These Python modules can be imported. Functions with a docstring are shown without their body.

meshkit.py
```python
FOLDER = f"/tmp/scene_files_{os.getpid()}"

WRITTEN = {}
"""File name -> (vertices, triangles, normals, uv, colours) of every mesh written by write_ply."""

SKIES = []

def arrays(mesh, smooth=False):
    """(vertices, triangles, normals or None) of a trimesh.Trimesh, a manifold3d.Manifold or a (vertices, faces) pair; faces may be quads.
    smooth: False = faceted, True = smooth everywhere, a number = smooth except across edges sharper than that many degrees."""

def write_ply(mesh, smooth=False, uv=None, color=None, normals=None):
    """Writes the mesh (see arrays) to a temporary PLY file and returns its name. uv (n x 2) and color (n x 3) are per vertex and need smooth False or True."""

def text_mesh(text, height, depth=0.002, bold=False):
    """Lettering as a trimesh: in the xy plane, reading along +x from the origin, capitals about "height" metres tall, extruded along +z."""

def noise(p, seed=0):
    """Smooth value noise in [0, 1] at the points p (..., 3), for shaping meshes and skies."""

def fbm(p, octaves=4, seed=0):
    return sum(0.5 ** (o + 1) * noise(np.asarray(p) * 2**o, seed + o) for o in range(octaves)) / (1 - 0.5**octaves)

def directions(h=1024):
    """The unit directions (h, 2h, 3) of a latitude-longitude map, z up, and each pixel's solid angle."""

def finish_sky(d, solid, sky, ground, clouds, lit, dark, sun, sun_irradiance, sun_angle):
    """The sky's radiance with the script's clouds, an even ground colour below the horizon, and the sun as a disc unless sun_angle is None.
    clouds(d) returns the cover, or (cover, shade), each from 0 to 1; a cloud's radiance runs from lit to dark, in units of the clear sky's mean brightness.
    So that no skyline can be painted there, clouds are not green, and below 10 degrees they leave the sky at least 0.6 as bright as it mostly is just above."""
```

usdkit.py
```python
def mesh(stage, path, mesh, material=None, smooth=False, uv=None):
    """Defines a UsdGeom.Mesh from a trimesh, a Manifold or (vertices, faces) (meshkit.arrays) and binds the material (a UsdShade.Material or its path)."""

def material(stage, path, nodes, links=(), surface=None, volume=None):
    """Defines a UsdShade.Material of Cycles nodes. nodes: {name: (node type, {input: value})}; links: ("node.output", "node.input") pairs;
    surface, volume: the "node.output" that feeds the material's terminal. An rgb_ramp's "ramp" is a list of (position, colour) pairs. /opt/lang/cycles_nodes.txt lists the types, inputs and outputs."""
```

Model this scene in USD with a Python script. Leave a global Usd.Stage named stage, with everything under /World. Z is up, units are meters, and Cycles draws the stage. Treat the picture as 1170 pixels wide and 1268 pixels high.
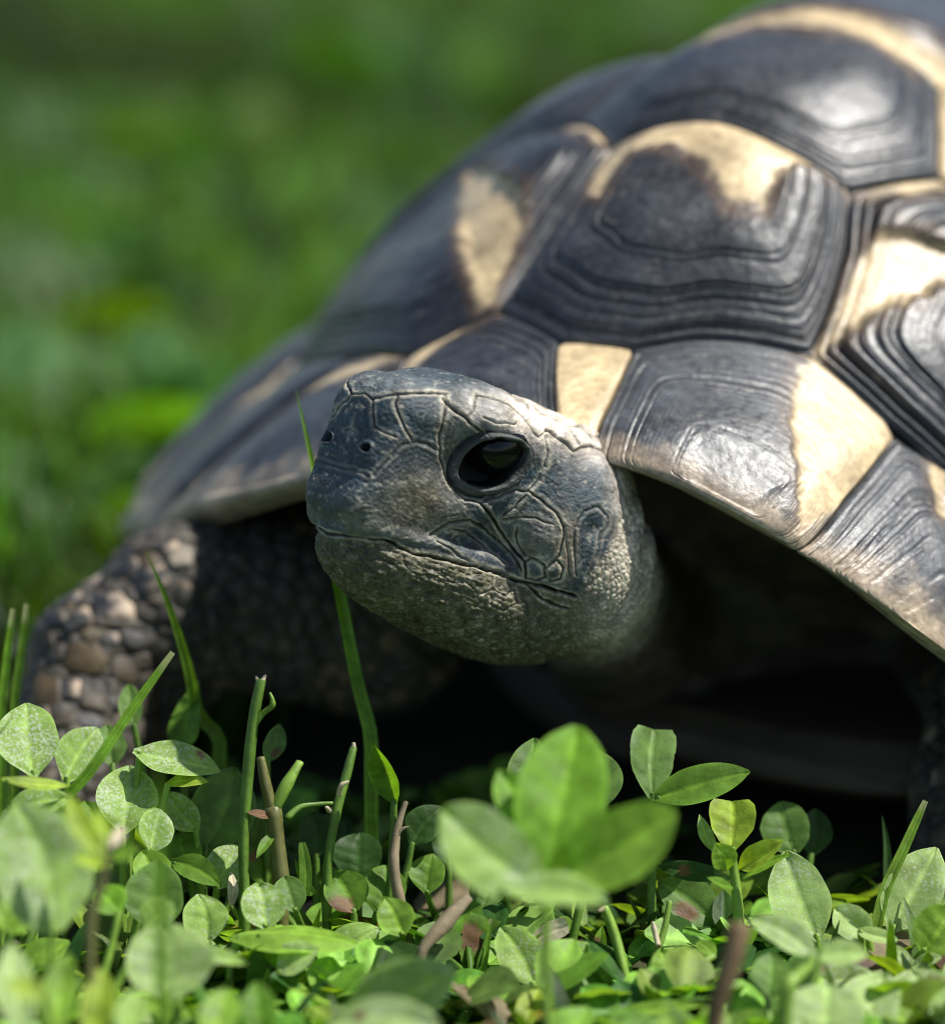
import math
import numpy as np
import trimesh
import usdkit
import meshkit
from pxr import Usd, UsdGeom, UsdLux, UsdShade, Sdf, Gf, Vt
from scipy.interpolate import RectBivariateSpline
from scipy.spatial import cKDTree
from shapely.geometry import Polygon, Point
import shapely

# ------------------------------------------------------------------ camera, sky, sun
stage = Usd.Stage.CreateInMemory()
UsdGeom.SetStageUpAxis(stage, 'Z')
UsdGeom.SetStageMetersPerUnit(stage, 1.0)
UsdGeom.Xform.Define(stage, '/World')
UsdGeom.Scope.Define(stage, '/World/Looks')
MM = 0.001
PITCH, DIST, HEAD_Z = math.radians(14.0), 500.0, 55.0          # millimetres
FWD = np.array([0, math.cos(PITCH), -math.sin(PITCH)])
UP = np.array([0, math.sin(PITCH), math.cos(PITCH)])
RIGHT = np.array([1.0, 0, 0])
EYE = np.array([0, 0, HEAD_Z]) - DIST * FWD
EXPOSURE = 0.7
cam = UsdGeom.Camera.Define(stage, '/World/camera')
cam.AddTransformOp().Set(Gf.Matrix4d(*np.vstack([np.c_[np.stack([RIGHT, UP, -FWD]), np.zeros(3)], np.r_[EYE * MM, 1.0]]).ravel().tolist()))
cam.CreateHorizontalApertureAttr(36.0)
cam.CreateFocalLengthAttr(36.0 * DIST / 117.0)
cam.CreateClippingRangeAttr(Gf.Vec2f(0.02, 200.0))
cam.CreateFStopAttr(10.0)
cam.CreateFocusDistanceAttr((DIST + 1.0) * MM)
cam.CreateExposureAttr(EXPOSURE)

SUN_TO = np.array([0.50, 0.0, 0.86]); SUN_TO /= np.linalg.norm(SUN_TO)
sun_el, sun_rot = math.asin(SUN_TO[2]), math.atan2(SUN_TO[0], SUN_TO[1])
sky_mat = usdkit.material(stage, '/World/Looks/sky', {
    'sky': ('sky_texture', {'sky_type': 'single_scattering', 'sun_disc': False, 'sun_elevation': sun_el, 'sun_rotation': sun_rot, 'aerosol_density': 1.5}),
    'bg': ('background_shader', {'strength': 0.085})}, [('sky.color', 'bg.color')], surface='bg.background')
dome = UsdLux.DomeLight.Define(stage, '/World/sky')
UsdShade.MaterialBindingAPI.Apply(dome.GetPrim()).Bind(sky_mat)
dome.GetPrim().SetCustomDataByKey('kind', 'structure')
sun = UsdLux.DistantLight.Define(stage, '/World/sun')
sun.CreateNormalizeAttr(True)
sun.CreateIntensityAttr(1.15)
sun.CreateAngleAttr(0.6)
sun.CreateColorAttr(Gf.Vec3f(1.0, 0.97, 0.91))
zax = SUN_TO; xax = np.cross([0, 1, 0], zax); xax /= np.linalg.norm(xax); yax = np.cross(zax, xax)
sun.AddTransformOp().Set(Gf.Matrix4d(*np.vstack([np.c_[np.stack([xax, yax, zax]), np.zeros(3)], [0, 0, 3, 1]]).ravel().tolist()))


# ------------------------------------------------------------------ helpers
def proj(p):
    q = np.asarray(p, float) - EYE
    d = q @ FWD
    return np.stack([585 + 10 * DIST * (q @ RIGHT) / d, 634 - 10 * DIST * (q @ UP) / d], -1)


def at(px, py, d):
    """The point (mm) seen at this place of the photograph, d mm behind the plane of the head."""
    D = DIST + d
    return EYE + D * FWD + (px - 585) / 10 * D / DIST * RIGHT + (634 - py) / 10 * D / DIST * UP


def sstep(a, b, x):
    t = np.clip((np.asarray(x, float) - a) / (b - a), 0, 1)
    return t * t * (3 - 2 * t)


def unit(v):
    v = np.asarray(v, float)
    return v / (np.linalg.norm(v, axis=-1, keepdims=True) + 1e-12)


used = {}


def path_for(name, parent='/World'):
    n = used.get((parent, name), 0)
    used[(parent, name)] = n + 1
    return f'{parent}/{name}' + (f'_{n:03d}' if n else '')


def tag(prim, label=None, cat=None, group=None, kind=None):
    for k, v in (('label', label), ('category', cat), ('group', group), ('kind', kind)):
        if v:
            prim.SetCustomDataByKey(k, v)
    return prim


def thing(name, label, cat, loc=(0, 0, 0), group=None, kind=None):
    p = path_for(name)
    x = UsdGeom.Xform.Define(stage, p)
    x.AddTranslateOp().Set(Gf.Vec3d(*(float(c) * MM for c in loc)))
    tag(x.GetPrim(), label, cat, group, kind)
    return p, np.asarray(loc, float)


def put(name, v, f, mat, parent='/World', tint=None, smooth=True, origin=(0, 0, 0), label=None):
    """One mesh prim; v in mm in the world, origin = its thing's base."""
    p = path_for(name, parent)
    m = usdkit.mesh(stage, p, ((np.asarray(v) - np.asarray(origin)) * MM, np.asarray(f, int)), mat, smooth=smooth)
    if tint is not None:
        UsdGeom.PrimvarsAPI(m).CreatePrimvar('tint', Sdf.ValueTypeNames.Color3fArray, 'vertex').Set(Vt.Vec3fArray.FromNumpy(np.asarray(tint, np.float32)))
    if label:
        tag(m.GetPrim(), label)
    return m.GetPrim()


def quads(nr, nc, wrap=True):
    """Triangles of an nr x nc grid of vertices, closed in the second direction when wrap."""
    i, j = np.meshgrid(np.arange(nr - 1), np.arange(nc if wrap else nc - 1), indexing='ij')
    a, b = i * nc + j, i * nc + (j + 1) % nc
    c, d = a + nc, b + nc
    return np.vstack([np.stack([a, c, d], -1).reshape(-1, 3), np.stack([a, d, b], -1).reshape(-1, 3)])


# ------------------------------------------------------------------ materials
def surf(name, ramp_scale=40, lo=0.75, hi=1.2, rough=(0.35, 0.55), spec=0.5, bump=0.3, bump_scale=900, bump_dist=0.0002, base=None, coat=0, scale2=(1, 1, 1), sheen=0, detail=6, sss=0):
    """tint attribute (or a base colour) x two noises, with fine bump and uneven gloss."""
    n = {'pos': ('texture_coordinate', {}),
         'map': ('mapping', {'scale': scale2}),
         'n1': ('noise_texture', {'scale': ramp_scale, 'detail': detail, 'roughness': 0.6}),
         'n2': ('noise_texture', {'scale': ramp_scale * 6.3, 'detail': 4, 'roughness': 0.6}),
         'r1': ('map_range', {'from_min': 0.3, 'from_max': 0.7, 'to_min': lo, 'to_max': hi}),
         'r2': ('map_range', {'from_min': 0.3, 'from_max': 0.7, 'to_min': (lo + 1) / 2, 'to_max': (hi + 1) / 2}),
         'mu': ('math', {'math_type': 'multiply'}),
         'mul': ('mix_color', {'blend_type': 'multiply', 'fac': 1.0, 'use_clamp': False}),
         'rr': ('map_range', {'from_min': 0.3, 'from_max': 0.7, 'to_min': rough[0], 'to_max': rough[1]}),
         'bn': ('noise_texture', {'scale': bump_scale, 'detail': 5, 'roughness': 0.65}),
         'bump': ('bump', {'strength': bump, 'distance': bump_dist}),
         'p': ('principled_bsdf', {'specular_ior_level': spec, 'coat_weight': coat, 'coat_roughness': 0.15, 'sheen_weight': sheen, 'sheen_roughness': 0.5, 'subsurface_weight': sss, 'subsurface_scale': 0.0015, 'subsurface_radius': (1.0, 0.6, 0.3)})}
    L = [('pos.object', 'map.vector'), ('map.vector', 'n1.vector'), ('map.vector', 'n2.vector'), ('map.vector', 'bn.vector'), ('n1.fac', 'r1.value'), ('n2.fac', 'r2.value'),
         ('r1.result', 'mu.value1'), ('r2.result', 'mu.value2'), ('mu.value', 'mul.b'), ('n2.fac', 'rr.value'), ('rr.result', 'p.roughness'),
         ('bn.fac', 'bump.height'), ('bump.normal', 'p.normal'), ('mul.result', 'p.base_color')]
    if base is None:
        n['tint'] = ('attribute', {'attribute': 'tint'})
        L.append(('tint.color', 'mul.a'))
    else:
        n['mul'][1]['a'] = base
    return usdkit.material(stage, '/World/Looks/' + name, n, L, surface='p.BSDF')


M_SCUTE = surf('scute_keratin', ramp_scale=120, lo=0.55, hi=1.5, rough=(0.24, 0.46), spec=0.42, bump=0.35, bump_scale=1500, bump_dist=0.00025)
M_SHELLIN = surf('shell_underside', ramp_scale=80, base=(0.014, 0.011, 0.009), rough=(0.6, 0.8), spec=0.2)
M_SKIN = surf('tortoise_skin', ramp_scale=260, lo=0.6, hi=1.45, rough=(0.42, 0.65), spec=0.4, bump=0.7, bump_scale=1800, bump_dist=0.0003)
M_LEGSCALE = surf('leg_scale_horn', ramp_scale=200, lo=0.6, hi=1.4, rough=(0.45, 0.7), spec=0.3, bump=0.3, bump_scale=1600)
M_PLASTRON = surf('plastron_horn', ramp_scale=60, base=(0.055, 0.04, 0.026), rough=(0.5, 0.7), spec=0.3)
M_EYE = usdkit.material(stage, '/World/Looks/eye_gloss', {'p': ('principled_bsdf', {'base_color': (0.003, 0.0028, 0.003), 'roughness': 0.08, 'specular_ior_level': 0.32})}, [], surface='p.BSDF')

# ------------------------------------------------------------------ the shell's dome: a surface over the unit disc (U forward, V to the tortoise's left)
GRID_K = [0.0, 0.0678, 0.1356, 0.2203, 0.2881, 0.3559, 0.4237, 0.5085, 0.5763, 0.6441, 0.7119, 0.7797, 0.8644, 0.9322, 1.0]
GRID = np.array([626,1175,1049,662,1278,1024,695,1382,989,734,1511,935,763,1610,883,790,1704,824,815,1792,757,845,1891,666,867,1961,590,889,2028,514,916,2103,443,944,2179,380,972,2257,318,986,2298,287,989,2312,283,626,1175,1049,651,1281,1024,672,1388,989,696,1521,937,713,1623,887,729,1721,830,744,1812,766,763,1914,677,777,1986,602,791,2056,528,810,2133,458,829,2211,396,849,2292,335,857,2334,305,859,2348,302,626,1175,1049,638,1282,1024,648,1391,990,657,1525,939,662,1629,891,667,1728,837,671,1821,776,678,1925,689,683,1998,616,690,2069,543,700,2148,474,710,2226,413,721,2309,354,724,2351,323,724,2365,320,626,1175,1049,626,1282,1024,623,1389,990,616,1522,941,609,1626,895,602,1725,843,596,1818,785,589,1922,702,587,1995,630,585,2065,557,586,2143,490,588,2222,430,589,2304,372,587,2346,342,585,2360,339,626,1175,1049,613,1278,1025,597,1383,991,575,1512,942,556,1614,898,537,1710,848,520,1801,793,500,1903,713,489,1974,643,479,2043,571,470,2119,505,463,2195,446,454,2275,389,448,2316,360,444,2330,358,626,1175,1049,601,1273,1025,572,1372,991,535,1495,942,504,1591,899,474,1683,851,446,1770,798,413,1868,722,392,1936,653,374,2001,582,356,2074,515,338,2147,456,320,2223,399,308,2262,369,303,2275,364,626,1175,1049,589,1265,1026,548,1356,991,496,1470,942,455,1559,899,415,1645,852,376,1726,799,332,1817,725,301,1880,658,274,1941,588,245,2009,522,217,2076,461,187,2147,399,170,2183,364,162,2195,353,626,1175,1049,577,1256,1027,526,1337,991,461,1438,941,410,1518,898,360,1595,850,312,1668,798,257,1751,725,218,1809,659,181,1864,590,142,1925,524,104,1986,461,63,2049,393,40,2081,352,30,2092,333,626,1175,1049,567,1244,1028,506,1314,992,429,1401,940,369,1470,896,311,1537,849,255,1601,797,191,1673,723,144,1724,658,99,1772,590,51,1825,523,3,1878,459,-49,1933,386,-77,1961,338,-90,1970,311,626,1175,1049,558,1232,1029,489,1289,993,402,1360,939,334,1417,894,269,1472,847,207,1525,795,134,1586,723,81,1628,659,29,1669,591,-27,1714,524,-84,1758,458,-145,1803,380,-179,1826,327,-194,1833,294,626,1175,1049,551,1218,1030,474,1261,995,379,1315,939,306,1359,894,234,1403,847,166,1444,796,87,1492,725,29,1526,662,-29,1558,595,-92,1593,528,-155,1628,462,-225,1663,382,-264,1680,326,-281,1686,289,626,1175,1049,545,1204,1032,463,1233,998,361,1269,942,282,1300,897,207,1331,850,134,1361,800,49,1395,731,-13,1420,669,-74,1443,605,-142,1468,539,-212,1492,473,-289,1516,393,-332,1527,336,-351,1531,298,626,1175,1049,540,1190,1034,454,1205,1002,347,1225,948,265,1242,903,186,1260,857,110,1279,808,20,1300,740,-45,1316,680,-109,1330,618,-180,1345,554,-253,1359,488,-336,1372,407,-384,1377,348,-406,1378,309,626,1175,1049,537,1176,1037,447,1178,1007,337,1181,956,252,1185,913,171,1190,867,92,1197,819,1,1205,752,-67,1211,694,-132,1216,633,-203,1221,571,-277,1224,506,-367,1226,423,-421,1225,361,-446,1223,320,626,1175,1049,535,1162,1039,444,1150,1013,332,1136,967,246,1127,926,163,1119,881,84,1114,833,-9,1107,765,-78,1103,708,-143,1099,648,-209,1093,586,-283,1086,522,-381,1076,437,-444,1068,371,-474,1063,326,626,1175,1049,535,1148,1042,444,1122,1020,332,1092,979,246,1070,940,162,1049,897,84,1031,849,-8,1011,782,-74,996,722,-138,981,660,-205,964,595,-278,944,525,-391,920,431,-469,903,354,-504,896,306,626,1175,1049,537,1135,1045,448,1096,1027,338,1049,992,252,1014,957,170,981,914,92,951,867,2,916,799,-63,891,737,-127,866,672,-200,836,602,-283,805,528,-391,769,434,-457,750,368,-486,742,326,626,1175,1049,541,1122,1048,456,1071,1034,350,1009,1006,266,962,974,186,918,934,109,876,887,21,827,818,-43,792,755,-107,758,689,-182,718,620,-262,678,551,-355,634,469,-409,611,413,-433,602,376,626,1175,1049,547,1111,1050,467,1048,1042,367,973,1020,287,916,992,210,860,955,135,808,909,50,747,839,-12,703,777,-74,660,711,-143,611,646,-216,563,582,-297,512,509,-342,485,460,-362,475,427,626,1175,1049,554,1101,1053,481,1029,1048,389,942,1032,315,875,1010,241,810,976,171,749,931,90,677,861,31,625,798,-25,574,734,-87,518,673,-150,463,616,-218,405,551,-256,375,507,-272,364,478,626,1175,1049,563,1092,1055,498,1012,1053,416,915,1043,349,841,1024,280,769,994,214,700,950,139,619,880,86,560,817,36,503,754,-17,440,695,-69,380,645,-124,317,590,-155,284,552,-168,272,526,626,1175,1049,573,1086,1056,518,999,1057,447,894,1050,387,814,1035,325,736,1007,265,661,965,197,572,894,150,507,828,107,445,763,64,377,706,24,312,663,-17,246,619,-40,212,587,-50,200,565,626,1175,1049,583,1081,1057,538,989,1059,479,878,1054,429,793,1039,375,710,1012,321,631,972,262,536,898,223,467,828,187,399,759,153,327,701,126,261,664,100,193,632,85,158,607,78,146,586,626,1175,1049,594,1077,1057,560,981,1059,514,866,1053,473,777,1037,428,691,1008,383,608,965,335,509,889,304,437,817,276,367,747,252,292,690,236,223,654,221,153,622,211,116,597,206,103,576,626,1175,1049,606,1075,1057,583,977,1058,550,858,1048,519,766,1028,484,677,994,450,591,946,415,490,866,392,417,795,374,347,727,361,271,670,351,199,627,342,124,582,336,85,549,332,71,525,626,1175,1049,618,1074,1056,606,976,1054,587,856,1039,567,763,1013,544,672,973,522,585,918,499,483,834,486,410,762,477,340,693,471,264,631,468,189,577,465,112,519,461,71,479,458,57,452,626,1175,1049,630,1076,1054,631,978,1049,626,859,1027,617,767,994,606,677,946,596,590,885,586,490,795,581,418,720,579,349,646,580,273,576,583,198,512,584,119,440,582,78,392,580,63,361,626,1175,1049,643,1079,1052,655,985,1043,665,870,1013,668,780,973,670,692,918,670,608,850,673,511,754,676,442,673,680,374,592,687,300,514,695,226,440,703,149,359,705,109,306,704,95,273,626,1175,1049,655,1085,1050,679,996,1036,704,887,998,719,802,952,732,718,890,744,639,817,757,547,716,767,481,631,778,417,546,792,346,463,806,276,385,821,203,302,826,164,250,826,151,223,626,1175,1049,666,1093,1047,702,1011,1029,741,911,984,768,832,932,792,756,866,814,682,789,838,598,684,855,537,597,872,478,512,893,412,430,914,347,355,936,279,279,945,244,239,946,231,228,626,1175,1049,677,1102,1044,723,1030,1022,775,941,972,813,870,915,847,802,845,879,737,766,913,661,659,937,607,572,961,554,488,989,496,409,1017,437,340,1047,377,276,1060,345,251,1063,334,259,626,1175,1049,686,1113,1042,742,1052,1016,806,975,961,854,915,900,897,857,828,937,801,747,982,736,639,1012,689,553,1042,644,470,1077,594,394,1112,544,330,1149,492,274,1167,465,258,1171,455,279,626,1175,1049,694,1125,1040,758,1076,1010,833,1014,951,889,965,888,941,917,814,988,872,731,1041,819,623,1078,781,536,1113,744,453,1155,703,377,1197,662,313,1241,620,257,1262,597,241,1267,589,264,626,1175,1049,701,1138,1037,772,1101,1005,856,1055,943,919,1018,879,977,983,803,1032,948,720,1093,908,612,1135,879,526,1175,851,443,1223,820,367,1271,789,303,1321,757,247,1345,740,231,1351,734,253,626,1175,1049,706,1152,1035,783,1128,1001,874,1099,937,943,1075,871,1008,1052,796,1069,1029,713,1136,1003,606,1183,984,520,1229,965,438,1281,944,363,1335,924,300,1390,902,245,1416,891,228,1424,886,251,626,1175,1049,711,1167,1033,792,1158,998,890,1146,932,965,1136,866,1035,1126,791,1100,1116,709,1174,1105,603,1225,1096,519,1275,1087,438,1333,1078,364,1391,1068,302,1451,1058,247,1480,1053,231,1488,1051,253,626,1175,1049,714,1181,1031,799,1188,994,901,1194,928,979,1199,863,1054,1203,788,1123,1206,708,1201,1209,603,1256,1211,520,1310,1212,441,1371,1214,369,1433,1216,307,1497,1218,253,1528,1219,237,1537,1219,259,626,1175,1049,715,1197,1030,802,1218,992,906,1243,926,987,1262,861,1063,1280,787,1135,1296,708,1216,1314,606,1273,1326,525,1329,1338,447,1393,1352,375,1458,1365,315,1524,1379,262,1557,1386,245,1566,1388,266,626,1175,1049,715,1211,1028,801,1247,990,905,1291,925,986,1324,861,1062,1356,789,1135,1385,711,1217,1417,611,1275,1440,531,1331,1462,454,1396,1487,384,1462,1512,324,1530,1538,272,1563,1550,255,1572,1555,274,626,1175,1049,712,1225,1027,796,1276,989,897,1337,924,976,1384,862,1050,1428,791,1121,1469,716,1202,1516,617,1259,1549,538,1314,1580,462,1379,1616,393,1444,1651,335,1511,1689,283,1544,1707,265,1554,1714,282,626,1175,1049,708,1238,1026,787,1302,988,883,1379,925,957,1439,864,1027,1495,795,1094,1548,721,1171,1607,624,1225,1649,546,1278,1690,471,1340,1735,403,1402,1780,344,1467,1828,293,1499,1852,275,1509,1860,290,626,1175,1049,701,1250,1025,774,1325,988,862,1417,926,929,1488,867,994,1555,800,1055,1618,728,1125,1689,632,1175,1738,555,1224,1787,480,1281,1841,412,1339,1895,354,1399,1951,302,1428,1980,283,1436,1990,296,626,1175,1049,693,1260,1025,758,1345,988,835,1449,928,895,1530,871,952,1606,806,1005,1678,735,1067,1758,640,1111,1815,564,1154,1869,490,1205,1931,422,1257,1992,363,1310,2056,311,1336,2089,290,1343,2100,302,626,1175,1049,684,1268,1024,739,1361,988,805,1476,930,855,1564,875,902,1648,812,947,1726,742,998,1815,649,1036,1877,573,1073,1937,500,1116,2004,432,1160,2071,374,1206,2142,321,1228,2178,300,1234,2190,310,626,1175,1049,673,1274,1024,718,1373,988,770,1496,932,810,1591,879,848,1680,818,883,1764,750,924,1859,659,954,1925,584,983,1990,511,1019,2061,443,1055,2133,386,1092,2208,333,1110,2247,312,1115,2260,322], float).reshape(45, 15, 3) / 10.0
_th = np.arange(-12, 45 + 13) * (2 * np.pi / 45) - np.pi
_g = np.take(GRID, np.arange(-12, 45 + 13) % 45, axis=0)
DOME = [RectBivariateSpline(_th, GRID_K, _g[:, :, c], kx=3, ky=3, s=0) for c in range(3)]


def dome_pt(uv):
    uv = np.asarray(uv, float)
    th, r = np.arctan2(uv[..., 1], uv[..., 0]), np.clip(np.hypot(uv[..., 0], uv[..., 1]), 0, 1.0)
    return np.stack([s.ev(th, r) for s in DOME], -1)


def dome_frame(uv, e=0.01):
    uv = np.asarray(uv, float)
    r = np.hypot(uv[..., 0], uv[..., 1])[..., None]
    c = uv * np.minimum(1, (1 - 1.5 * e) / np.maximum(r, 1e-9))
    du = dome_pt(c + [e, 0]) - dome_pt(c - [e, 0])
    dv = dome_pt(c + [0, e]) - dome_pt(c - [0, e])
    return dome_pt(uv), unit(np.cross(du, dv))


def mirror(P):
    return [(u, -v) for u, v in P][::-1]


# outlines in disc coordinates; the first three vertebrals, the first costals and the front marginals follow the photograph
V1 = [(.637, .201), (.575, .20), (.506, .19), (.449, .165), (.455, .073), (.454, -.014), (.463, -.083), (.470, -.128), (.56, -.165), (.663, -.197), (.715, -.089), (.712, .009), (.681, .075)]
V2 = [(.449, .165), (.355, .225), (.25, .165), (.245, .06), (.245, -.06), (.25, -.15), (.358, -.228), (.470, -.128), (.463, -.083), (.454, -.014), (.455, .073)]
V3 = [(.25, .165), (.10, .235), (-.06, .16), (-.06, 0), (-.06, -.16), (.10, -.235), (.25, -.15), (.245, -.06), (.245, .06)]
V4 = [(-.06, .16), (-.20, .21), (-.34, .14), (-.34, -.14), (-.20, -.21), (-.06, -.16), (-.06, 0)]
V5 = [(-.34, .14), (-.46, .19), (-.72, .21), (-.75, 0), (-.72, -.21), (-.46, -.19), (-.34, -.14)]
C1L = [(.637, .201), (.639, .298), (.628, .362), (.56, .47), (.44, .62), (.26, .70), (.24, .47), (.355, .225), (.449, .165), (.506, .19), (.575, .20)]
C1R = [(.663, -.197), (.56, -.165), (.470, -.128), (.358, -.228), (.24, -.47), (.25, -.71), (.40, -.655), (.56, -.475), (.684, -.304)]
C2 = [(.25, .165), (.355, .225), (.24, .47), (.26, .70), (.04, .745), (.05, .47), (.10, .235)]
C2R = [(.25, -.15), (.10, -.235), (.05, -.47), (.04, -.745), (.25, -.71), (.24, -.47), (.358, -.228)]
C3 = [(-.06, .16), (.10, .235), (.05, .47), (.04, .745), (-.26, .72), (-.22, .47), (-.20, .21)]
C4 = [(-.34, .14), (-.20, .21), (-.22, .47), (-.26, .72), (-.56, .52), (-.46, .19)]
NU = [(.715, -.089), (.855, -.055), (1.0, -.045), (1.0, .01), (.872, .004), (.712, .009)]


def rim(v, r=1.0):
    return (r * math.cos(v), r * math.sin(v))


def rim_arc(a, b, n=6):
    return [rim(a + (b - a) * i / n) for i in range(n + 1)]


aL1, aL2, aR1, aR2 = math.atan2(.272, .911), math.atan2(.69, .72), math.atan2(-.28, .92), math.atan2(-.695, .671)
ML1 = [(.712, .009), (.872, .004)] + rim_arc(.01, aL1) + [(.78, .293), (.648, .312), (.639, .298), (.637, .201), (.681, .075)]
ML2 = [(.648, .312)] + [(.78, .293)] + rim_arc(aL1, aL2) + [(.56, .47), (.628, .362)]
MR1 = [(.715, -.089), (.663, -.197), (.684, -.304), (.80, -.292)] + rim_arc(aR1, -.045) + [(.855, -.055)]
MR2 = [(.684, -.304), (.60, -.425)] + [(.64, -.56)] + rim_arc(aR2, aR1) + [(.80, -.292)]
inner = lambda a: (.735 * math.cos(a), .735 * math.sin(a))
angs = np.linspace(aL2, math.pi - 0.02, 10)
ML = [[(.56, .47), rim(angs[0])] + rim_arc(angs[0], angs[1], 4)[1:] + [inner(angs[1]), (.44, .62)]]
ML += [[inner(a)] + rim_arc(a, b, 4) + [inner(b), inner((a + b) / 2)] for a, b in zip(angs[1:-1], angs[2:])]
angr = np.linspace(-aR2, math.pi - 0.02, 10)
MR = [mirror([(.60, .425), (.64, .56)] + rim_arc(angr[0], angr[1], 4) + [inner(angr[1]), (.40, .655), (.56, .475)])]
MR += [mirror([inner(a)] + rim_arc(a, b, 4) + [inner(b), inner((a + b) / 2)]) for a, b in zip(angr[1:-1], angr[2:])]
YELLOW = {"V1": [[[0.538, -0.115], [0.445, -0.133], [0.446, -0.074], [0.445, -0.02], [0.445, 0.025], [0.451, 0.074], [0.449, 0.117], [0.443, 0.17], [0.452, 0.159], [0.463, 0.124], [0.482, 0.106], [0.5, 0.095], [0.534, 0.096], [0.546, 0.061], [0.531, 0.041], [0.512, 0.02], [0.5, -0.024], [0.503, -0.065], [0.516, -0.084], [0.55, -0.09]]], "C1R": [[[0.37, -0.379], [0.246, -0.423], [0.294, -0.376], [0.428, -0.271], [0.463, -0.229], [0.511, -0.208], [0.575, -0.203], [0.615, -0.211], [0.66, -0.2], [0.657, -0.223], [0.538, -0.291]], [[0.429, -0.146], [0.461, -0.13], [0.349, -0.258]]], "C1L": [[[0.64, 0.206], [0.604, 0.206], [0.527, 0.204], [0.482, 0.207], [0.452, 0.224], [0.443, 0.252], [0.427, 0.272], [0.456, 0.288], [0.527, 0.254], [0.572, 0.233], [0.612, 0.221]], [[0.439, 0.172], [0.387, 0.2], [0.345, 0.226], [0.366, 0.238], [0.434, 0.186]]], "V2": [[[0.234, -0.137], [0.241, -0.095], [0.273, -0.012], [0.259, 0.051], [0.254, 0.107], [0.269, 0.136], [0.269, 0.115], [0.268, 0.094], [0.278, 0.053], [0.289, 0.022], [0.288, -0.003], [0.293, -0.055], [0.318, -0.088]]], "M1L": [[[0.636, 0.204], [0.644, 0.32], [0.804, 0.293], [0.918, 0.276], [0.853, 0.246], [0.804, 0.235], [0.751, 0.208], [0.675, 0.196]]], "M1R": [[[0.724, -0.309], [0.669, -0.297], [0.659, -0.263], [0.659, -0.215], [0.667, -0.19], [0.673, -0.235], [0.692, -0.26], [0.722, -0.272], [0.752, -0.272]]], "M2R": [[[0.658, -0.73], [0.533, -0.7], [0.569, -0.608], [0.596, -0.524], [0.634, -0.413], [0.668, -0.319], [0.689, -0.312], [0.671, -0.382], [0.635, -0.478], [0.659, -0.533], [0.711, -0.592]]], "M2L": [[[0.653, 0.358], [0.619, 0.354], [0.61, 0.361], [0.688, 0.392], [0.693, 0.379]]], "M3R": [[[0.322, -0.768], [0.301, -0.744], [0.441, -0.635], [0.548, -0.56], [0.45, -0.672]]]}

DARK, DARK2, BROWN = np.array([.0085, .0098, .013]), np.array([.022, .0245, .029]), np.array([.17, .10, .05])
YEL, TAN = np.array([.47, .36, .205]), np.array([.36, .285, .20])


def seg_dist(p, poly):
    """Signed distance of points p to a closed polygon (negative inside)."""
    a, b = np.asarray(poly, float), np.roll(np.asarray(poly, float), -1, 0)
    best, inside = np.full(len(p), 1e9), np.zeros(len(p), bool)
    for q, r in zip(a, b):
        e, w = r - q, p - q
        t = np.clip((w @ e) / (e @ e + 1e-12), 0, 1)
        best = np.minimum(best, np.hypot(*(w - t[:, None] * e).T))
        c = (q[1] > p[:, 1]) != (r[1] > p[:, 1])
        inside ^= c & (p[:, 0] < e[0] * (p[:, 1] - q[1]) / (e[1] if abs(e[1]) > 1e-12 else 1e-12) + q[0])
    return np.where(inside, -best, best)


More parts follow.
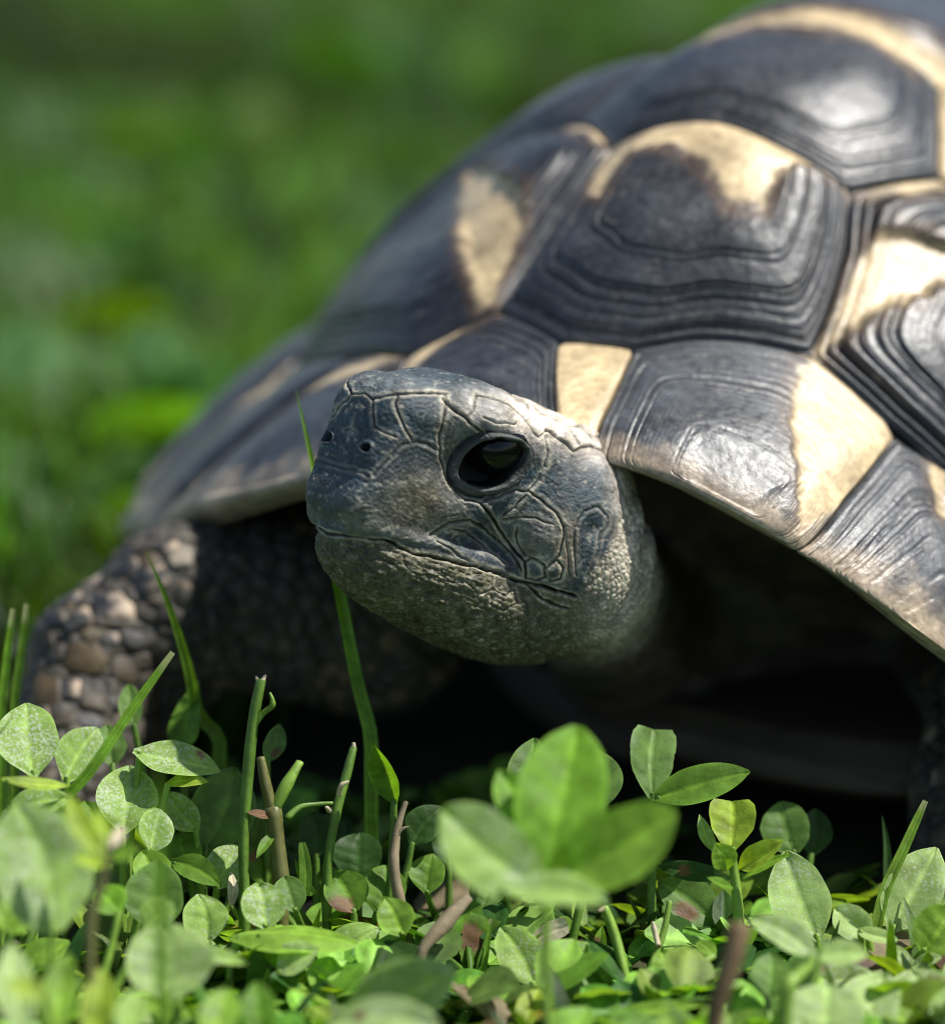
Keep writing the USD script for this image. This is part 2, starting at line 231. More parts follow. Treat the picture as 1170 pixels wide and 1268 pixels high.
def ang_flat(d):
    a = np.arctan2(d[..., 1], d[..., 0]).ravel()
    return a


def scute(parent, origin, poly, core, seed, yellow=(), bulge=2.0, facet=1.0, nseg=200, nring=80, ringamp=0.22, flat=0.0, lip=False, top_yellow=None, dusty=0.0, pale=0.0, ydark=1.0):
    rng = np.random.default_rng(seed)
    P = Polygon(poly).buffer(-.0009, join_style='round').buffer(-.006).buffer(.006)
    ring = np.array(P.exterior.segmentize(.004).coords)[:-1]
    s = np.linspace(0, 1, nseg, endpoint=False)
    ls = P.exterior
    B = np.array([ls.interpolate(x, normalized=True).coords[0] for x in s])
    if Polygon(B).exterior.is_ccw is False:
        B = B[::-1]
    # growth lines bunch up towards the edge
    t = 1 - (1 - np.linspace(0, 1, nring)) ** 1.6
    core = np.asarray(core, float)
    kk = max(2, nseg // 38)
    Br = sum(np.roll(B, j, 0) for j in range(-kk, kk + 1)) / (2 * kk + 1)
    Br = sum(np.roll(Br, j, 0) for j in range(-kk // 2, kk // 2 + 1)) / len(range(-kk // 2, kk // 2 + 1))
    wB = sstep(.78, 1.0, t)[:, None, None] * .85 + .15 * (t >= .999)[:, None, None]
    uv = core + t[:, None, None] * (B * wB + Br * (1 - wB) - core)
    N3 = np.stack([np.cos(s * 2 * np.pi), np.sin(s * 2 * np.pi), np.zeros(nseg)], -1)
    wob = 0.034 * (meshkit.fbm(N3 * 2.6 + seed * 7.1, 4, seed) - .5)
    tt = t[:, None] + wob[None] * (t * (1 - t) * 4)[:, None]
    p, n = dome_frame(uv)
    flatuv, tv = uv.reshape(-1, 2), tt.ravel()
    jag = (meshkit.fbm(p.reshape(-1, 3) * .45, 4, 9) - .5) * .018 + .006 * (meshkit.noise(np.c_[tt.ravel() * 40, ang_flat(uv - core) * 6, 0 * tt.ravel()], 10) - .5)
    yd = np.full(len(flatuv), 1e3)
    for poly_y in yellow:
        yd = np.minimum(yd, seg_dist(flatuv, poly_y))
    if top_yellow is not None:     # a pale band along one side, as most scutes of the kind have
        along = (flatuv - core) @ np.asarray(top_yellow)
        yd = np.minimum(yd, .04 - along * np.clip(tv, 0, 1) ** 1.5 * .55)
    m = sstep(.007, -.007, yd + jag)[:, None]
    plain = 1 - .92 * m.reshape(tt.shape)
    h = bulge * (1 - tt ** 3.4) * (1 - flat) + facet * (1 - tt)
    h = h - 0.22 * sstep(.97, 1.0, tt) ** 2 - .2 * sstep(.988, 1.0, tt)
    # growth rings: uneven steps with fine lines between them
    cuts = np.sort(np.r_[rng.uniform(.35, .75, 3), rng.uniform(.72, .95, 8), .955 + rng.uniform(-.01, .01), .915 + rng.uniform(-.01, .01)])
    ang = np.broadcast_to(N3[None], (nring, nseg, 3))
    groove = np.zeros_like(tt)
    for i, c in enumerate(cuts):
        strength = (.35 + .65 * rng.random()) * (0.55 + 0.9 * c) * (0.35 + 1.2 * meshkit.noise(N3 * 2.5 + i * 3.3, seed + i))[None]
        w = .003 + .003 * rng.random()
        strength = strength * sstep(.2, .5, tt)
        groove += strength * np.exp(-((tt - c) / w) ** 2)
        h += plain * ringamp * .22 * strength * (1 + np.tanh((c - tt) / .02))
    groove = groove * plain
    h -= ringamp * 1.5 * groove
    fine = np.sin(tt * 210 + 7 * meshkit.fbm(ang * 1.5 + seed, 3, seed)) * (0.3 + meshkit.noise(np.concatenate([ang[..., :2] * 3, tt[..., None] * 6], -1), seed + 5))
    h += plain * ringamp * .13 * fine * sstep(.35, .75, tt)
    h += 0.16 * (meshkit.fbm(p * .25, 3, 3) - .5) + .05 * (meshkit.noise(p * 1.6, 5) - .5)
    v = p + n * h[..., None]
    # colours that the horn has
    col = DARK + (DARK2 - DARK) * meshkit.fbm(np.stack([tv * 26, ang[..., 0].ravel() * 1.5, ang[..., 1].ravel() * 1.5], -1), 3, seed)[:, None]
    col = col + (np.array([.07, .075, .08]) - col) * (pale * meshkit.fbm(p.reshape(-1, 3) * np.array([.16, .16, .3]), 4, seed + 3))[:, None]
    edge = np.exp(-((yd + jag - .008) / .008) ** 2)[:, None] * .32
    col = col + (BROWN - col) * edge
    ycol = YEL * ydark * (.8 + .35 * meshkit.fbm(p.reshape(-1, 3) * np.array([.5, .5, .25]), 4, 12)[:, None])
    col = col + (ycol - col) * m
    col = col * (1 - .5 * np.clip(groove.ravel(), 0, 1))[:, None]
    fleck = sstep(.60, .80, meshkit.fbm(p.reshape(-1, 3) * .9, 4, 33)) * (.25 + .75 * meshkit.fbm(p.reshape(-1, 3) * .08, 2, 34))
    col = col + (np.array([.20, .18, .15]) - col) * (.38 * fleck)[:, None] * (1 - m)
    if dusty:      # dry earth on the lower lip
        rr = np.hypot(*flatuv.T)
        d = min(1, 1.15 * dusty) * sstep(.885, .985, rr + .10 * (meshkit.fbm(p.reshape(-1, 3) * .4, 4, 21) - .5))[:, None]
        col = col + (TAN * (.75 + .5 * meshkit.noise(p.reshape(-1, 3) * 3, 4))[:, None] - col) * d
    f = [quads(nring, nseg)]
    f[0] = f[0][nseg:] if False else f[0]
    # the thickness of the plate
    depth = 2.6 if lip else 1.7
    inn = (core + .995 * (B - core))
    pb, nb = p[-1], n[-1]
    skirt = np.stack([v[-1] - nb * depth * .5, v[-1] - nb * depth])
    allv = np.vstack([v.reshape(-1, 3), skirt.reshape(-1, 3)])
    f.append(quads(3, nseg) + (nring - 1) * nseg)
    cs = np.repeat((col.reshape(nring, nseg, 3)[-1] * .5 + TAN * (.3 if lip else 0.0))[None], 2, 0).reshape(-1, 3)
    # orientation: outward
    F = np.vstack(f)
    a = allv[F[len(F) // 3]]
    if np.cross(a[1] - a[0], a[2] - a[0]) @ n.reshape(-1, 3)[F[len(F) // 3][0] % (nring * nseg)] < 0:
        F = F[:, ::-1]
    put('scute', allv, F, M_SCUTE, parent, np.vstack([col, cs]), True, origin)


TORT = np.array([60.0, 118.0, 0.0])
tortoise, TO = thing('tortoise', 'dark and yellow tortoise with raised head looking out from under its shell', 'tortoise', TORT)
Yl = lambda k: [np.array(p) for p in YELLOW.get(k, []) if len(p) > 2]
scute(tortoise, TO, V1, (.497, .055), 11, Yl('V1'), 2.6, 1.1, 300, 150, .27, pale=.35)
scute(tortoise, TO, V2, (.33, .0), 12, Yl('V2'), 1.7, .0, 240, 90, .11, pale=.4, ydark=.6)
scute(tortoise, TO, V3, (.1, .0), 13, [], 1.0, .3, 160, 60, top_yellow=(1.0, 0), pale=.6)
scute(tortoise, TO, V4, (-.2, .0), 14, [], 2.5, .8, 100, 30, top_yellow=(1.0, 0))
scute(tortoise, TO, V5, (-.5, .0), 15, [], 2, .8, 100, 30, top_yellow=(1.0, 0))
scute(tortoise, TO, C1L, (.42, .42), 16, Yl('C1L'), 2.6, .3, 300, 130, .42, pale=.2, ydark=.78)
scute(tortoise, TO, C1R, (.42, -.36), 17, [np.array([(.655, -.2)]) + (q - np.array([(.655, -.2)])) * (.80 if k == 0 else .98) for k, q in enumerate(Yl('C1R'))], 2.4, .3, 240, 90, .28, pale=.2)
for poly, core, sd in ((C2, (.17, .43), 18), (C3, (-.08, .43), 19), (C4, (-.37, .36), 20)):
    scute(tortoise, TO, poly, core, sd, [], 2.8, .8, 120, 36, top_yellow=(.1, -.75), pale=.4)
for poly, core, sd in ((C2R, (.19, -.40), 21), (mirror(C3), (-.08, -.43), 22), (mirror(C4), (-.37, -.36), 23)):
    scute(tortoise, TO, poly, core, sd, [], 3.4 if sd == 21 else 2.8, .8, 120, 36, pale=1.0)
scute(tortoise, TO, NU, (.93, -.025), 24, [np.array([(.5, -.3), (1.2, -.3), (1.2, .3), (.5, .3)])], .5, .2, 120, 50, .12, lip=True, dusty=.6)
scute(tortoise, TO, ML1, (.935, .19), 25, Yl('M1L'), 1.2, .2, 300, 130, .16, lip=True, dusty=.8, pale=1.3)
scute(tortoise, TO, MR1, (.90, -.13), 26, Yl('M1R'), .9, .4, 220, 90, .2, lip=True, dusty=.7, pale=.7)
scute(tortoise, TO, ML2, (.86, .50), 27, Yl('M2L'), 1.0, .3, 260, 110, .22, lip=True, dusty=.9, pale=1.0)
scute(tortoise, TO, MR2, (.83, -.46), 28, Yl('M2R'), .8, .4, 200, 80, .16, lip=True, dusty=.8, pale=.5)
for i, poly in enumerate(ML):
    c = np.mean(poly, 0)
    scute(tortoise, TO, poly, c * 1.04, 40 + i, [], .8, .5, 120, 36, .2, lip=True, dusty=.8, pale=.8, top_yellow=(-c[1], c[0]))
for i, poly in enumerate(MR):
    c = np.mean(poly, 0)
    scute(tortoise, TO, poly, c * 1.04, 60 + i, Yl('M3R') if i == 0 else [], .8, .5, 120, 36, .2, lip=True, dusty=.6, pale=.6, top_yellow=None if i == 0 else (c[1], -c[0]))

# the bony shell below the scutes, closed, with the rolled-in rim and a hollow inside
na = 120
aa = np.linspace(0, 2 * np.pi, na, endpoint=False)
cs = np.stack([np.cos(aa), np.sin(aa)], -1)
rows = []
for r in np.linspace(.02, 1, 30):
    p, n = dome_frame(r * cs)
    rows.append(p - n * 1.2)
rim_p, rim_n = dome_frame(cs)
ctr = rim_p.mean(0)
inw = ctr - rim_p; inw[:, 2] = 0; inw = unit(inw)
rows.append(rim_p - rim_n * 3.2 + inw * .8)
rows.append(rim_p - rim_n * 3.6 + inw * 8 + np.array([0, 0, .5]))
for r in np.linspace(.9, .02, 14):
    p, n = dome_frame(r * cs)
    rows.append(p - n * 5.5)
R = np.array(rows)
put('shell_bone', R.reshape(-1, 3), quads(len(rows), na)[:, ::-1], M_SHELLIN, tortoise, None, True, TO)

# ------------------------------------------------------------------ the body: one skin over head, neck, trunk and legs (signed distances, then a mesh)
YAW, NOD = math.radians(50), math.radians(25)
HF = np.array([-math.sin(YAW) * math.cos(NOD), -math.cos(YAW) * math.cos(NOD), math.sin(NOD)])
HL = np.array([math.cos(YAW), -math.sin(YAW), 0.0])
HU = np.cross(HF, HL)
HR = np.stack([HF, HL, HU])                         # rows: forward, left, up
HO = at(435, 555, -3) - 20 * HF


def to_head(p):
    return (p - HO) @ HR.T


def from_head(q):
    return np.asarray(q, float) @ HR + HO


def smin(a, b, k):
    h = np.clip(.5 + .5 * (b - a) / k, 0, 1)
    return b + (a - b) * h - k * h * (1 - h)


def ell(p, c, r):
    q = (p - np.asarray(c, float)) / np.asarray(r, float)
    k0 = np.sqrt((q ** 2).sum(-1)) + 1e-9
    k1 = np.sqrt(((q / np.asarray(r, float)) ** 2).sum(-1)) + 1e-9
    return k0 * (k0 - 1) / k1


def rbox(p, c, h, r):
    q = np.abs(p - np.asarray(c, float)) - (np.asarray(h, float) - r)
    return np.sqrt((np.maximum(q, 0) ** 2).sum(-1)) + np.minimum(q.max(-1), 0) - r


def cone(p, a, b, ra, rb):
    a, b = np.asarray(a, float), np.asarray(b, float)
    t = np.clip(((p - a) @ (b - a)) / ((b - a) @ (b - a)), 0, 1)
    return np.sqrt(((p - a - t[..., None] * (b - a)) ** 2).sum(-1)) - (ra + (rb - ra) * t)


def head_sdf(p):
    q = to_head(p)
    q = q * [1, 1, 1]
    m = np.stack([q[..., 0], np.abs(q[..., 1]), q[..., 2]], -1)
    d = rbox(m, (-3.5, 0, 4), (17.5, 10.8, 9.4), 7)
    d = smin(d, rbox(m, (12.3, 0, 0.2), (8.7, 7.4, 10.3), 4.5), 4.5)
    d = smin(d, ell(m, (-12, 9.0, -0.5), (9.5, 6.0, 9.0)), 3)
    d = smin(d, ell(m, (3.2, 0, -10.9), (15.6, 9.0, 7.4)), 1.6)
    d = smin(d, ell(m, (-9, 0, -12), (14.5, 11.0, 7.5)), 4)
    d = smin(d, ell(m, (5.0, 7.6, 6.6), (7.5, 4.2, 4.6)), 2.5)
    d = -smin(-d, ell(m, (11.5, 11.3, 1.5), (6.5, 3.0, 5.0)), 2.5)
    return d


NECK = [from_head((-11, 0, -5)), at(706, 700, 17), at(780, 790, 72), at(940, 770, 95)]
NR = [11.0, 9.4, 11.0, 26.0]
RLEG = [at(450, 745, 64), at(222, 748, 52), at(120, 815, 47), at(98, 905, 43), at(80, 985, 36)]
RLR = [16, 10.0, 8.2, 8.0, 7.5]
RLEG2 = [at(235, 770, 58), at(180, 850, 56), at(140, 920, 50)]
LLEG = [at(1160, 850, 115), at(1262, 895, 46), at(1228, 970, 38), at(1212, 1060, 34)]
LLR = [17, 11.5, 9.5, 9.5]


def body_sdf(p):
    d = head_sdf(p)
    n = cone(p, NECK[0], NECK[1], NR[0], NR[1])
    for i in (1, 2):
        n = smin(n, cone(p, NECK[i], NECK[i + 1], NR[i], NR[i + 1]), 5)
    d = smin(d, n, 2.2)
    t = ell(p, (64, 122, 44), (62, 80, 27))
    d = smin(d, t, 8)
    l = cone(p, RLEG[0], RLEG[1], RLR[0], RLR[1])
    for i in (1, 2, 3):
        l = smin(l, cone(p, RLEG[i], RLEG[i + 1], RLR[i], RLR[i + 1]), 4)
    for i in (0, 1):
        l = smin(l, cone(p, RLEG2[i], RLEG2[i + 1], 7.5, 7.5), 5)
    d = smin(d, l, 6)
    l = cone(p, LLEG[0], LLEG[1], LLR[0], LLR[1])
    for i in (1, 2):
        l = smin(l, cone(p, LLEG[i], LLEG[i + 1], LLR[i], LLR[i + 1]), 4)
    d = smin(d, l, 6)
    for a, b, c in (((45, 190, 45), (18, 205, 30), (14, 212, 8)), ((110, 170, 45), (140, 172, 30), (144, 168, 8))):
        l = smin(cone(p, a, b, 17, 12), cone(p, b, c, 12, 10), 4)
        d = smin(d, l, 6)
    d = np.maximum(d, 0.5 - p[..., 2])          # feet flat on the ground
    return d


def surface_nets(f, lo, hi, h):
    n = np.ceil((np.asarray(hi, float) - lo) / h).astype(int) + 1
    ax = [lo[i] + h * np.arange(n[i]) for i in range(3)]
    g = np.stack(np.meshgrid(*ax, indexing='ij'), -1)
    val = np.concatenate([f(c) for c in np.array_split(g, 12, axis=0)], 0)
    s = val < 0
    corners = [(i, j, k) for i in (0, 1) for j in (0, 1) for k in (0, 1)]
    cs = lambda a, o: a[o[0]:n[0] - 1 + o[0], o[1]:n[1] - 1 + o[1], o[2]:n[2] - 1 + o[2]]
    tot = sum(cs(s, o).astype(int) for o in corners)
    act = (tot > 0) & (tot < 8)
    idx = np.full(act.shape, -1)
    cells = np.argwhere(act)
    idx[act] = np.arange(len(cells))
    acc, cnt = np.zeros((len(cells), 3)), np.zeros(len(cells))
    c = tuple(cells.T)
    for a in corners:
        for k in range(3):
            if a[k]:
                continue
            b = list(a); b[k] = 1
            va, vb = cs(val, a)[c], cs(val, b)[c]
            x = (va < 0) != (vb < 0)
            t = np.where(x, va / np.where(x, va - vb, 1), 0)
            pt = np.tile(np.array(a, float), (len(cells), 1)); pt[:, k] += t
            acc[x] += pt[x]; cnt[x] += 1
    v = np.asarray(lo) + h * (cells + acc / cnt[:, None])
    F = []
    for k in range(3):
        u, w = (k + 1) % 3, (k + 2) % 3
        sl0 = [slice(1, n[i] - 1) for i in range(3)]; sl0[k] = slice(0, n[k] - 1)
        sl1 = list(sl0); sl1[k] = slice(1, n[k])
        x = s[tuple(sl0)] != s[tuple(sl1)]
        e = np.argwhere(x)
        for i in range(3):
            e[:, i] += 0 if i == k else 1
        inside = s[tuple(e.T)]
        q = []
        for du, dw in ((-1, -1), (0, -1), (0, 0), (-1, 0)):
            cc = e.copy(); cc[:, u] += du; cc[:, w] += dw
            q.append(idx[tuple(cc.T)])
        q = np.stack(q, -1)
        q[~inside] = q[~inside][:, ::-1]
        F += [q[:, [0, 1, 2]], q[:, [0, 2, 3]]]
    return v, np.vstack(F)


def sdf_grad(f, p, e=.05):
    return np.stack([f(p + np.eye(3)[i] * e) - f(p - np.eye(3)[i] * e) for i in range(3)], -1) / (2 * e)


def snap(f, v, steps=2):
    for _ in range(steps):
        g = sdf_grad(f, v)
        v = v - np.clip(f(v), -1.5, 1.5)[:, None] * g / np.maximum((g ** 2).sum(-1, keepdims=True), .25)
    return v


def refine(v, f, mark):
    """Splits the edges between marked vertices; triangles with one or two split edges are closed without cracks."""
    e = np.sort(np.vstack([f[:, [0, 1]], f[:, [1, 2]], f[:, [2, 0]]]), 1)
    ue, inv = np.unique(e, axis=0, return_inverse=True)
    split = mark[ue[:, 0]] & mark[ue[:, 1]]
    new = np.full(len(ue), -1); new[split] = len(v) + np.arange(split.sum())
    v = np.vstack([v, v[ue[split]].mean(1)])
    m = new[inv.ravel()].reshape(3, -1).T            # midpoints of edges 01, 12, 20
    k = (m >= 0).sum(1)
    out = [f[k == 0]]
    F, M = f[k == 3], m[k == 3]
    out += [np.stack([F[:, 0], M[:, 0], M[:, 2]], 1), np.stack([M[:, 0], F[:, 1], M[:, 1]], 1), np.stack([M[:, 2], M[:, 1], F[:, 2]], 1), M]
    for r in range(3):
        rr = [(r + i) % 3 for i in range(3)]
        s = (k == 1) & (m[:, r] >= 0)
        F, M = f[s][:, rr], m[s][:, rr]
        out += [np.stack([F[:, 0], M[:, 0], F[:, 2]], 1), np.stack([M[:, 0], F[:, 1], F[:, 2]], 1)]
        s = (k == 2) & (m[:, r] < 0)                  # edge r is whole
        F, M = f[s][:, rr], m[s][:, rr]
        out += [np.stack([F[:, 0], F[:, 1], M[:, 1]], 1), np.stack([F[:, 0], M[:, 1], M[:, 2]], 1), np.stack([M[:, 2], M[:, 1], F[:, 2]], 1)]
    return v, np.vstack(out)


bv, bf = surface_nets(body_sdf, np.array([-75., -45., -3.]), np.array([165., 238., 100.]), 1.8)
bv = snap(body_sdf, bv)
HEADC = from_head((-3, 0, -3))


def face_view(v):
    g = unit(sdf_grad(body_sdf, v))
    return g, (g * unit(EYE - v)).sum(-1)


for lev in range(4):
    g, fv = face_view(bv)
    nearhead = np.linalg.norm(bv - HEADC, axis=1) < (40 if lev < 2 else 32)
    legs = (np.minimum(np.linalg.norm(bv - RLEG[1], axis=1), np.linalg.norm(bv - LLEG[2], axis=1)) < 42) & (fv > -.3)
    neck = np.linalg.norm(bv - NECK[1], axis=1) < 26
    mark = (nearhead & (fv > (-1 if lev < 1 else -.3 if lev < 3 else -.08))) | ((legs | neck) & (lev < 2) & (fv > -.3))
    bv, bf = refine(bv, bf, mark)
    bv = snap(body_sdf, bv, 1)

# ---- scales, creases and colour of the head (places measured on the photograph, put on both sides of the head)
CREASE = [   # (depth mm, width px, points)
    (.42, 1.7, [(404, 515), (423, 503.6), (443.6, 488), (449.7, 486), (462, 495.4), (474.4, 490), (492.8, 488), (511, 486.8), (532, 486), (553, 488)]),
    (.32, 1.5, [(462, 495.4), (464.5, 528), (472, 534), (490, 541)]),
    (.42, 1.7, [(492.8, 488), (489.7, 499.5), (495, 516), (501, 528), (509, 544.6)]),
    (.38, 1.7, [(551, 489), (549, 522), (544, 543), (544, 563), (552, 588), (560.5, 602), (577, 619), (593, 622)]),
    (.55, 2.2, [(548, 494), (556, 503.6), (575, 516), (585, 526), (597, 537)]),
    (.34, 1.5, [(589, 487), (586, 510), (577, 518)]),
    (.34, 1.5, [(588, 490), (606, 493), (622, 499.5), (644, 512), (656.5, 527), (669, 541.6), (676, 534)]),
    (.25, 1.4, [(598, 517), (614, 524), (640, 524)]),
    (.5, 2.0, [(676, 532), (686, 540), (698.6, 549), (708.5, 559), (718.5, 555), (728, 554), (745.7, 561.5), (755.6, 579), (763, 598.6), (773, 617)]),
    (.36, 1.6, [(701, 527), (716, 551.5)]), (.36, 1.6, [(713.5, 522), (731, 546.6), (736, 556)]), (.3, 1.5, [(650, 499), (672, 511), (701, 527), (720, 531)]),
    (.3, 1.5, [(668, 492), (690, 506), (713, 522), (737, 541), (756, 562)]), (.3, 1.5, [(622, 480), (640, 494), (650, 499), (655, 512)]), (.3, 1.4, [(737, 541), (748, 548), (764, 575), (776, 596)]),
    (.3, 1.6, [(676, 539), (679, 559), (676, 579), (664, 598.6), (655, 608.5)]),
    (.42, 1.8, [(655, 608.5), (671, 621), (688.7, 636), (698.6, 650.7)]),
    (.34, 1.7, [(655, 609), (639, 609), (620, 615), (604, 619), (597, 623.4), (577, 618)]),
    (.55, 2.0, [(596, 623.4), (607, 638), (617, 653), (631.7, 675.5), (649, 695), (651.5, 716)]),
    (.3, 1.5, [(619, 640.8), (639, 628), (654, 611)]), (.26, 1.4, [(622, 643), (640, 640), (665, 641), (684, 650)]),
    (.4, 1.8, [(698.6, 650.7), (696, 673), (691, 688), (679, 698)]),
    (.34, 1.6, [(640, 652), (641, 672), (652, 687), (668, 693)]),
    (.45, 1.6, [(649, 695), (659, 690), (674, 700), (675, 712.6), (661.5, 720), (651.5, 715), (649, 695)]),
    (.42, 1.6, [(675, 703), (689, 693), (698.6, 703), (694, 717.6), (681, 720)]),
    (.22, 1.7, [(711, 652), (711, 678), (713.5, 712)]), (.16, 1.5, [(699, 652), (703, 690), (706, 715)]),
    (.2, 2.2, [(714, 652), (716, 643), (723, 633), (738, 628), (751, 638), (752, 653), (744, 664), (738, 690), (726, 715)]),
    (.3, 1.6, [(531, 663), (545, 653), (556.6, 648), (582, 643.7), (600, 655), (616, 668), (633.5, 686), (646, 708)]),
    (.3, 1.6, [(539.5, 669), (555, 680), (569, 691), (584, 699)]),
    (.3, 1.6, [(556, 656), (575, 658), (590, 670), (604, 688), (622, 700)]),
    (.45, 2.2, [(380, 656), (400, 659), (415.6, 662), (440, 664), (458, 665), (474, 667)]),
    (1.0, 2.3, [(458, 665), (474, 667), (488, 673.6), (509.6, 686), (525, 688), (539.5, 690.7), (573.7, 699), (608, 708), (638, 718.5), (667.7, 725), (690, 733), (712, 738)]),
    (.6, 2.4, [(650, 723), (659, 729), (672, 742), (693, 752), (722, 758)]),
    (.28, 1.4, [(610, 710), (609, 730), (625, 738), (637, 730)]), (.22, 1.4, [(580, 702), (578, 722), (592, 735), (609, 731)]), (.16, 1.3, [(545, 695), (546, 712), (560, 722), (578, 722)]),
    (.22, 1.4, [(609, 731), (607, 748), (622, 756), (640, 748), (637, 730)]), (.12, 1.3, [(500, 690), (505, 705), (520, 712), (545, 712)]),
    (.16, 2.4, [(462, 588), (474, 576), (488, 560), (500, 550), (515, 547), (534, 553), (546, 562)]),
    (.12, 2.0, [(400, 572), (423, 579), (440, 582), (455, 590)]),
    (.22, 1.3, [(435, 500), (436, 520), (430, 540)]), (.2, 1.3, [(404, 530), (425, 522), (440, 536)]),
]
HUMP = [  # soft swellings between the creases: (px, py, radius px, height mm)
    (665, 668, 26, .9), (740, 590, 45, .8), (733, 655, 14, -.5), (662, 704, 11, .5), (687, 706, 10, .5), (440, 510, 20, .3), (478, 512, 14, .35), (522, 512, 20, .35), (570, 497, 14, .5), (615, 508, 20, .4), (655, 508, 12, .3),
    (425, 620, 26, .5), (470, 630, 25, -.5), (520, 600, 24, .3), (600, 680, 26, .35), (700, 540, 12, .3), (722, 540, 9, .3), (592, 717, 12, .3), (623, 742, 12, .3), (470, 700, 40, .3), (453, 563, 14, .25), (417, 560, 12, .2)]


def poly_dist(p, pts):
    pts = np.asarray(pts, float)
    best = np.full(len(p), 1e9)
    for a, b in zip(pts[:-1], pts[1:]):
        e, w = b - a, p - a
        t = np.clip((w @ e) / (e @ e + 1e-9), 0, 1)
        best = np.minimum(best, ((w - t[:, None] * e) ** 2).sum(1))
    return np.sqrt(best)


def ellipse_q(p, c, a, b, tilt, pw=2.0):
    q = p - np.asarray(c, float)
    ct, st = math.cos(tilt), math.sin(tilt)
    x, y = np.abs(q[:, 0] * ct + q[:, 1] * st) / a, np.abs(-q[:, 0] * st + q[:, 1] * ct) / b
    return (x ** pw + y ** pw) ** (1 / pw)


def cells(p, size, seed, stretch=(1, 1, 1)):
    """Nearest and second nearest distance to jittered points, in units of the cell size, and a random number per cell."""
    rng = np.random.default_rng(seed)
    x = p / size / np.asarray(stretch, float)
    near = np.unique(np.floor(x).astype(int), axis=0)
    off = np.array([(i, j, k) for i in (-1, 0, 1) for j in (-1, 0, 1) for k in (-1, 0, 1)])
    near = np.unique((near[:, None] + off[None]).reshape(-1, 3), axis=0)
    pts = near + .5 + (rng.random((len(near), 3)) - .5) * .85
    d, i = cKDTree(pts).query(x, k=2)
    return d[:, 0], d[:, 1], rng.random(len(pts))[i[:, 0]]


nrm, fv = face_view(bv)
ql = to_head(bv)
pm = proj(from_head(np.stack([ql[:, 0], np.abs(ql[:, 1]), ql[:, 2]], -1)))
hd = head_sdf(bv)
ishead = (ql[:, 0] > -27) & (hd < 1.2) & (np.linalg.norm(bv - HEADC, axis=1) < 40)
disp = np.zeros(len(bv))
tint = np.tile(np.array([.075, .058, .04]), (len(bv), 1))
pale_edge = np.zeros(len(bv))
H = np.where(ishead)[0]
ph = pm[H]
pw = ph + 1.6 * (np.stack([meshkit.noise(bv[H] * .9, 31), meshkit.noise(bv[H] * .9, 32)], -1) - .5) * 2
# plates live above the jaw line and in front of the neck: skin shows the small scales instead
jaw = np.interp(ph[:, 0], [360, 480, 560, 640, 700, 760], [662, 668, 690, 715, 735, 745])
hind = np.interp(ph[:, 1], [520, 560, 600, 640, 680, 720, 760], [800, 772, 770, 765, 752, 722, 700])
skin = np.maximum(sstep(-2, 6, ph[:, 1] - jaw), sstep(-4, 8, ph[:, 0] - hind))
cut = np.full(len(H), 0.0)
nearest = np.full(len(H), 1e3)
for depth, w, pts in CREASE:
    d = poly_dist(pw, pts)
    nearest = np.minimum(nearest, d)
    cut = np.maximum(cut, .85 * depth * np.exp(-(d / (.68 * w)) ** 2))
    pale_edge[H] = np.maximum(pale_edge[H], np.exp(-((d - w - 1.2) / 1.9) ** 2) * min(1, depth * 1.8))
    disp[H] += .06 * np.exp(-((d - w - 2.2) / 2.0) ** 2)
disp[H] -= cut
ringline = np.sin(nearest * 1.05 + 3 * meshkit.fbm(bv[H] * .5, 3, 61)) * sstep(2, 5, nearest) * sstep(32, 10, nearest) * (.3 + meshkit.noise(bv[H] * .45, 62))
disp[H] += .018 * ringline * (1 - skin)
for x, y, r, h in HUMP:
    disp[H] += h * np.exp(-(((ph - [x, y]) / r) ** 2).sum(1) * 1.2)
# the beak's edge stands a little over the lower jaw
up_jaw = jaw - ph[:, 1]
disp[H] += .55 * np.exp(-((up_jaw - 9) / 9) ** 2) * (ph[:, 0] < 640)
for x, y in ((453.8, 555), (415, 548.5)):
    nd = np.hypot(*((pw + 3.0 * (np.stack([meshkit.noise(bv[H] * .8, 35), meshkit.noise(bv[H] * .8, 36)], -1) - .5) * 2 - [x, y]) * [1.0, 1.2]).T)
    disp[H] += -1.9 * np.exp(-(nd / 5.2) ** 3) + .22 * np.exp(-((nd - 8) / 3) ** 2)
# eye
EYE_C, EYE_T = (610, 573), math.radians(-20)
q1, q2 = ellipse_q(pw, EYE_C, 44, 29.5, EYE_T, 1.65), ellipse_q(ph, (609, 575), 52, 37, EYE_T)
front = ql[H, 0] > -8
near_eye = (q2 < 1.8) & front
lidpos = np.clip((q1 - 1) / np.maximum((q1 - 1) + (1 - q2), 1e-3), 0, 1)
lid = (q1 > 1) & (q2 < 1) & front
e = np.where(front, np.where(q1 < 1, -4.0 * sstep(1.0, .86, q1) - .2, np.where(q2 < 1, -.25 + .62 * np.sin(np.pi * np.clip(lidpos, 0, 1)) ** .7 + .07 * np.sin(lidpos * 26), -.55 * np.exp(-((q2 - 1) / .06) ** 2) - .45 * np.exp(-((q2 - 1.0) / .3) ** 2))), 0)
disp[H] = np.where((q2 < 1) & front, e, disp[H] * np.where(near_eye, sstep(1.0, 1.2, q2), 1) + e)
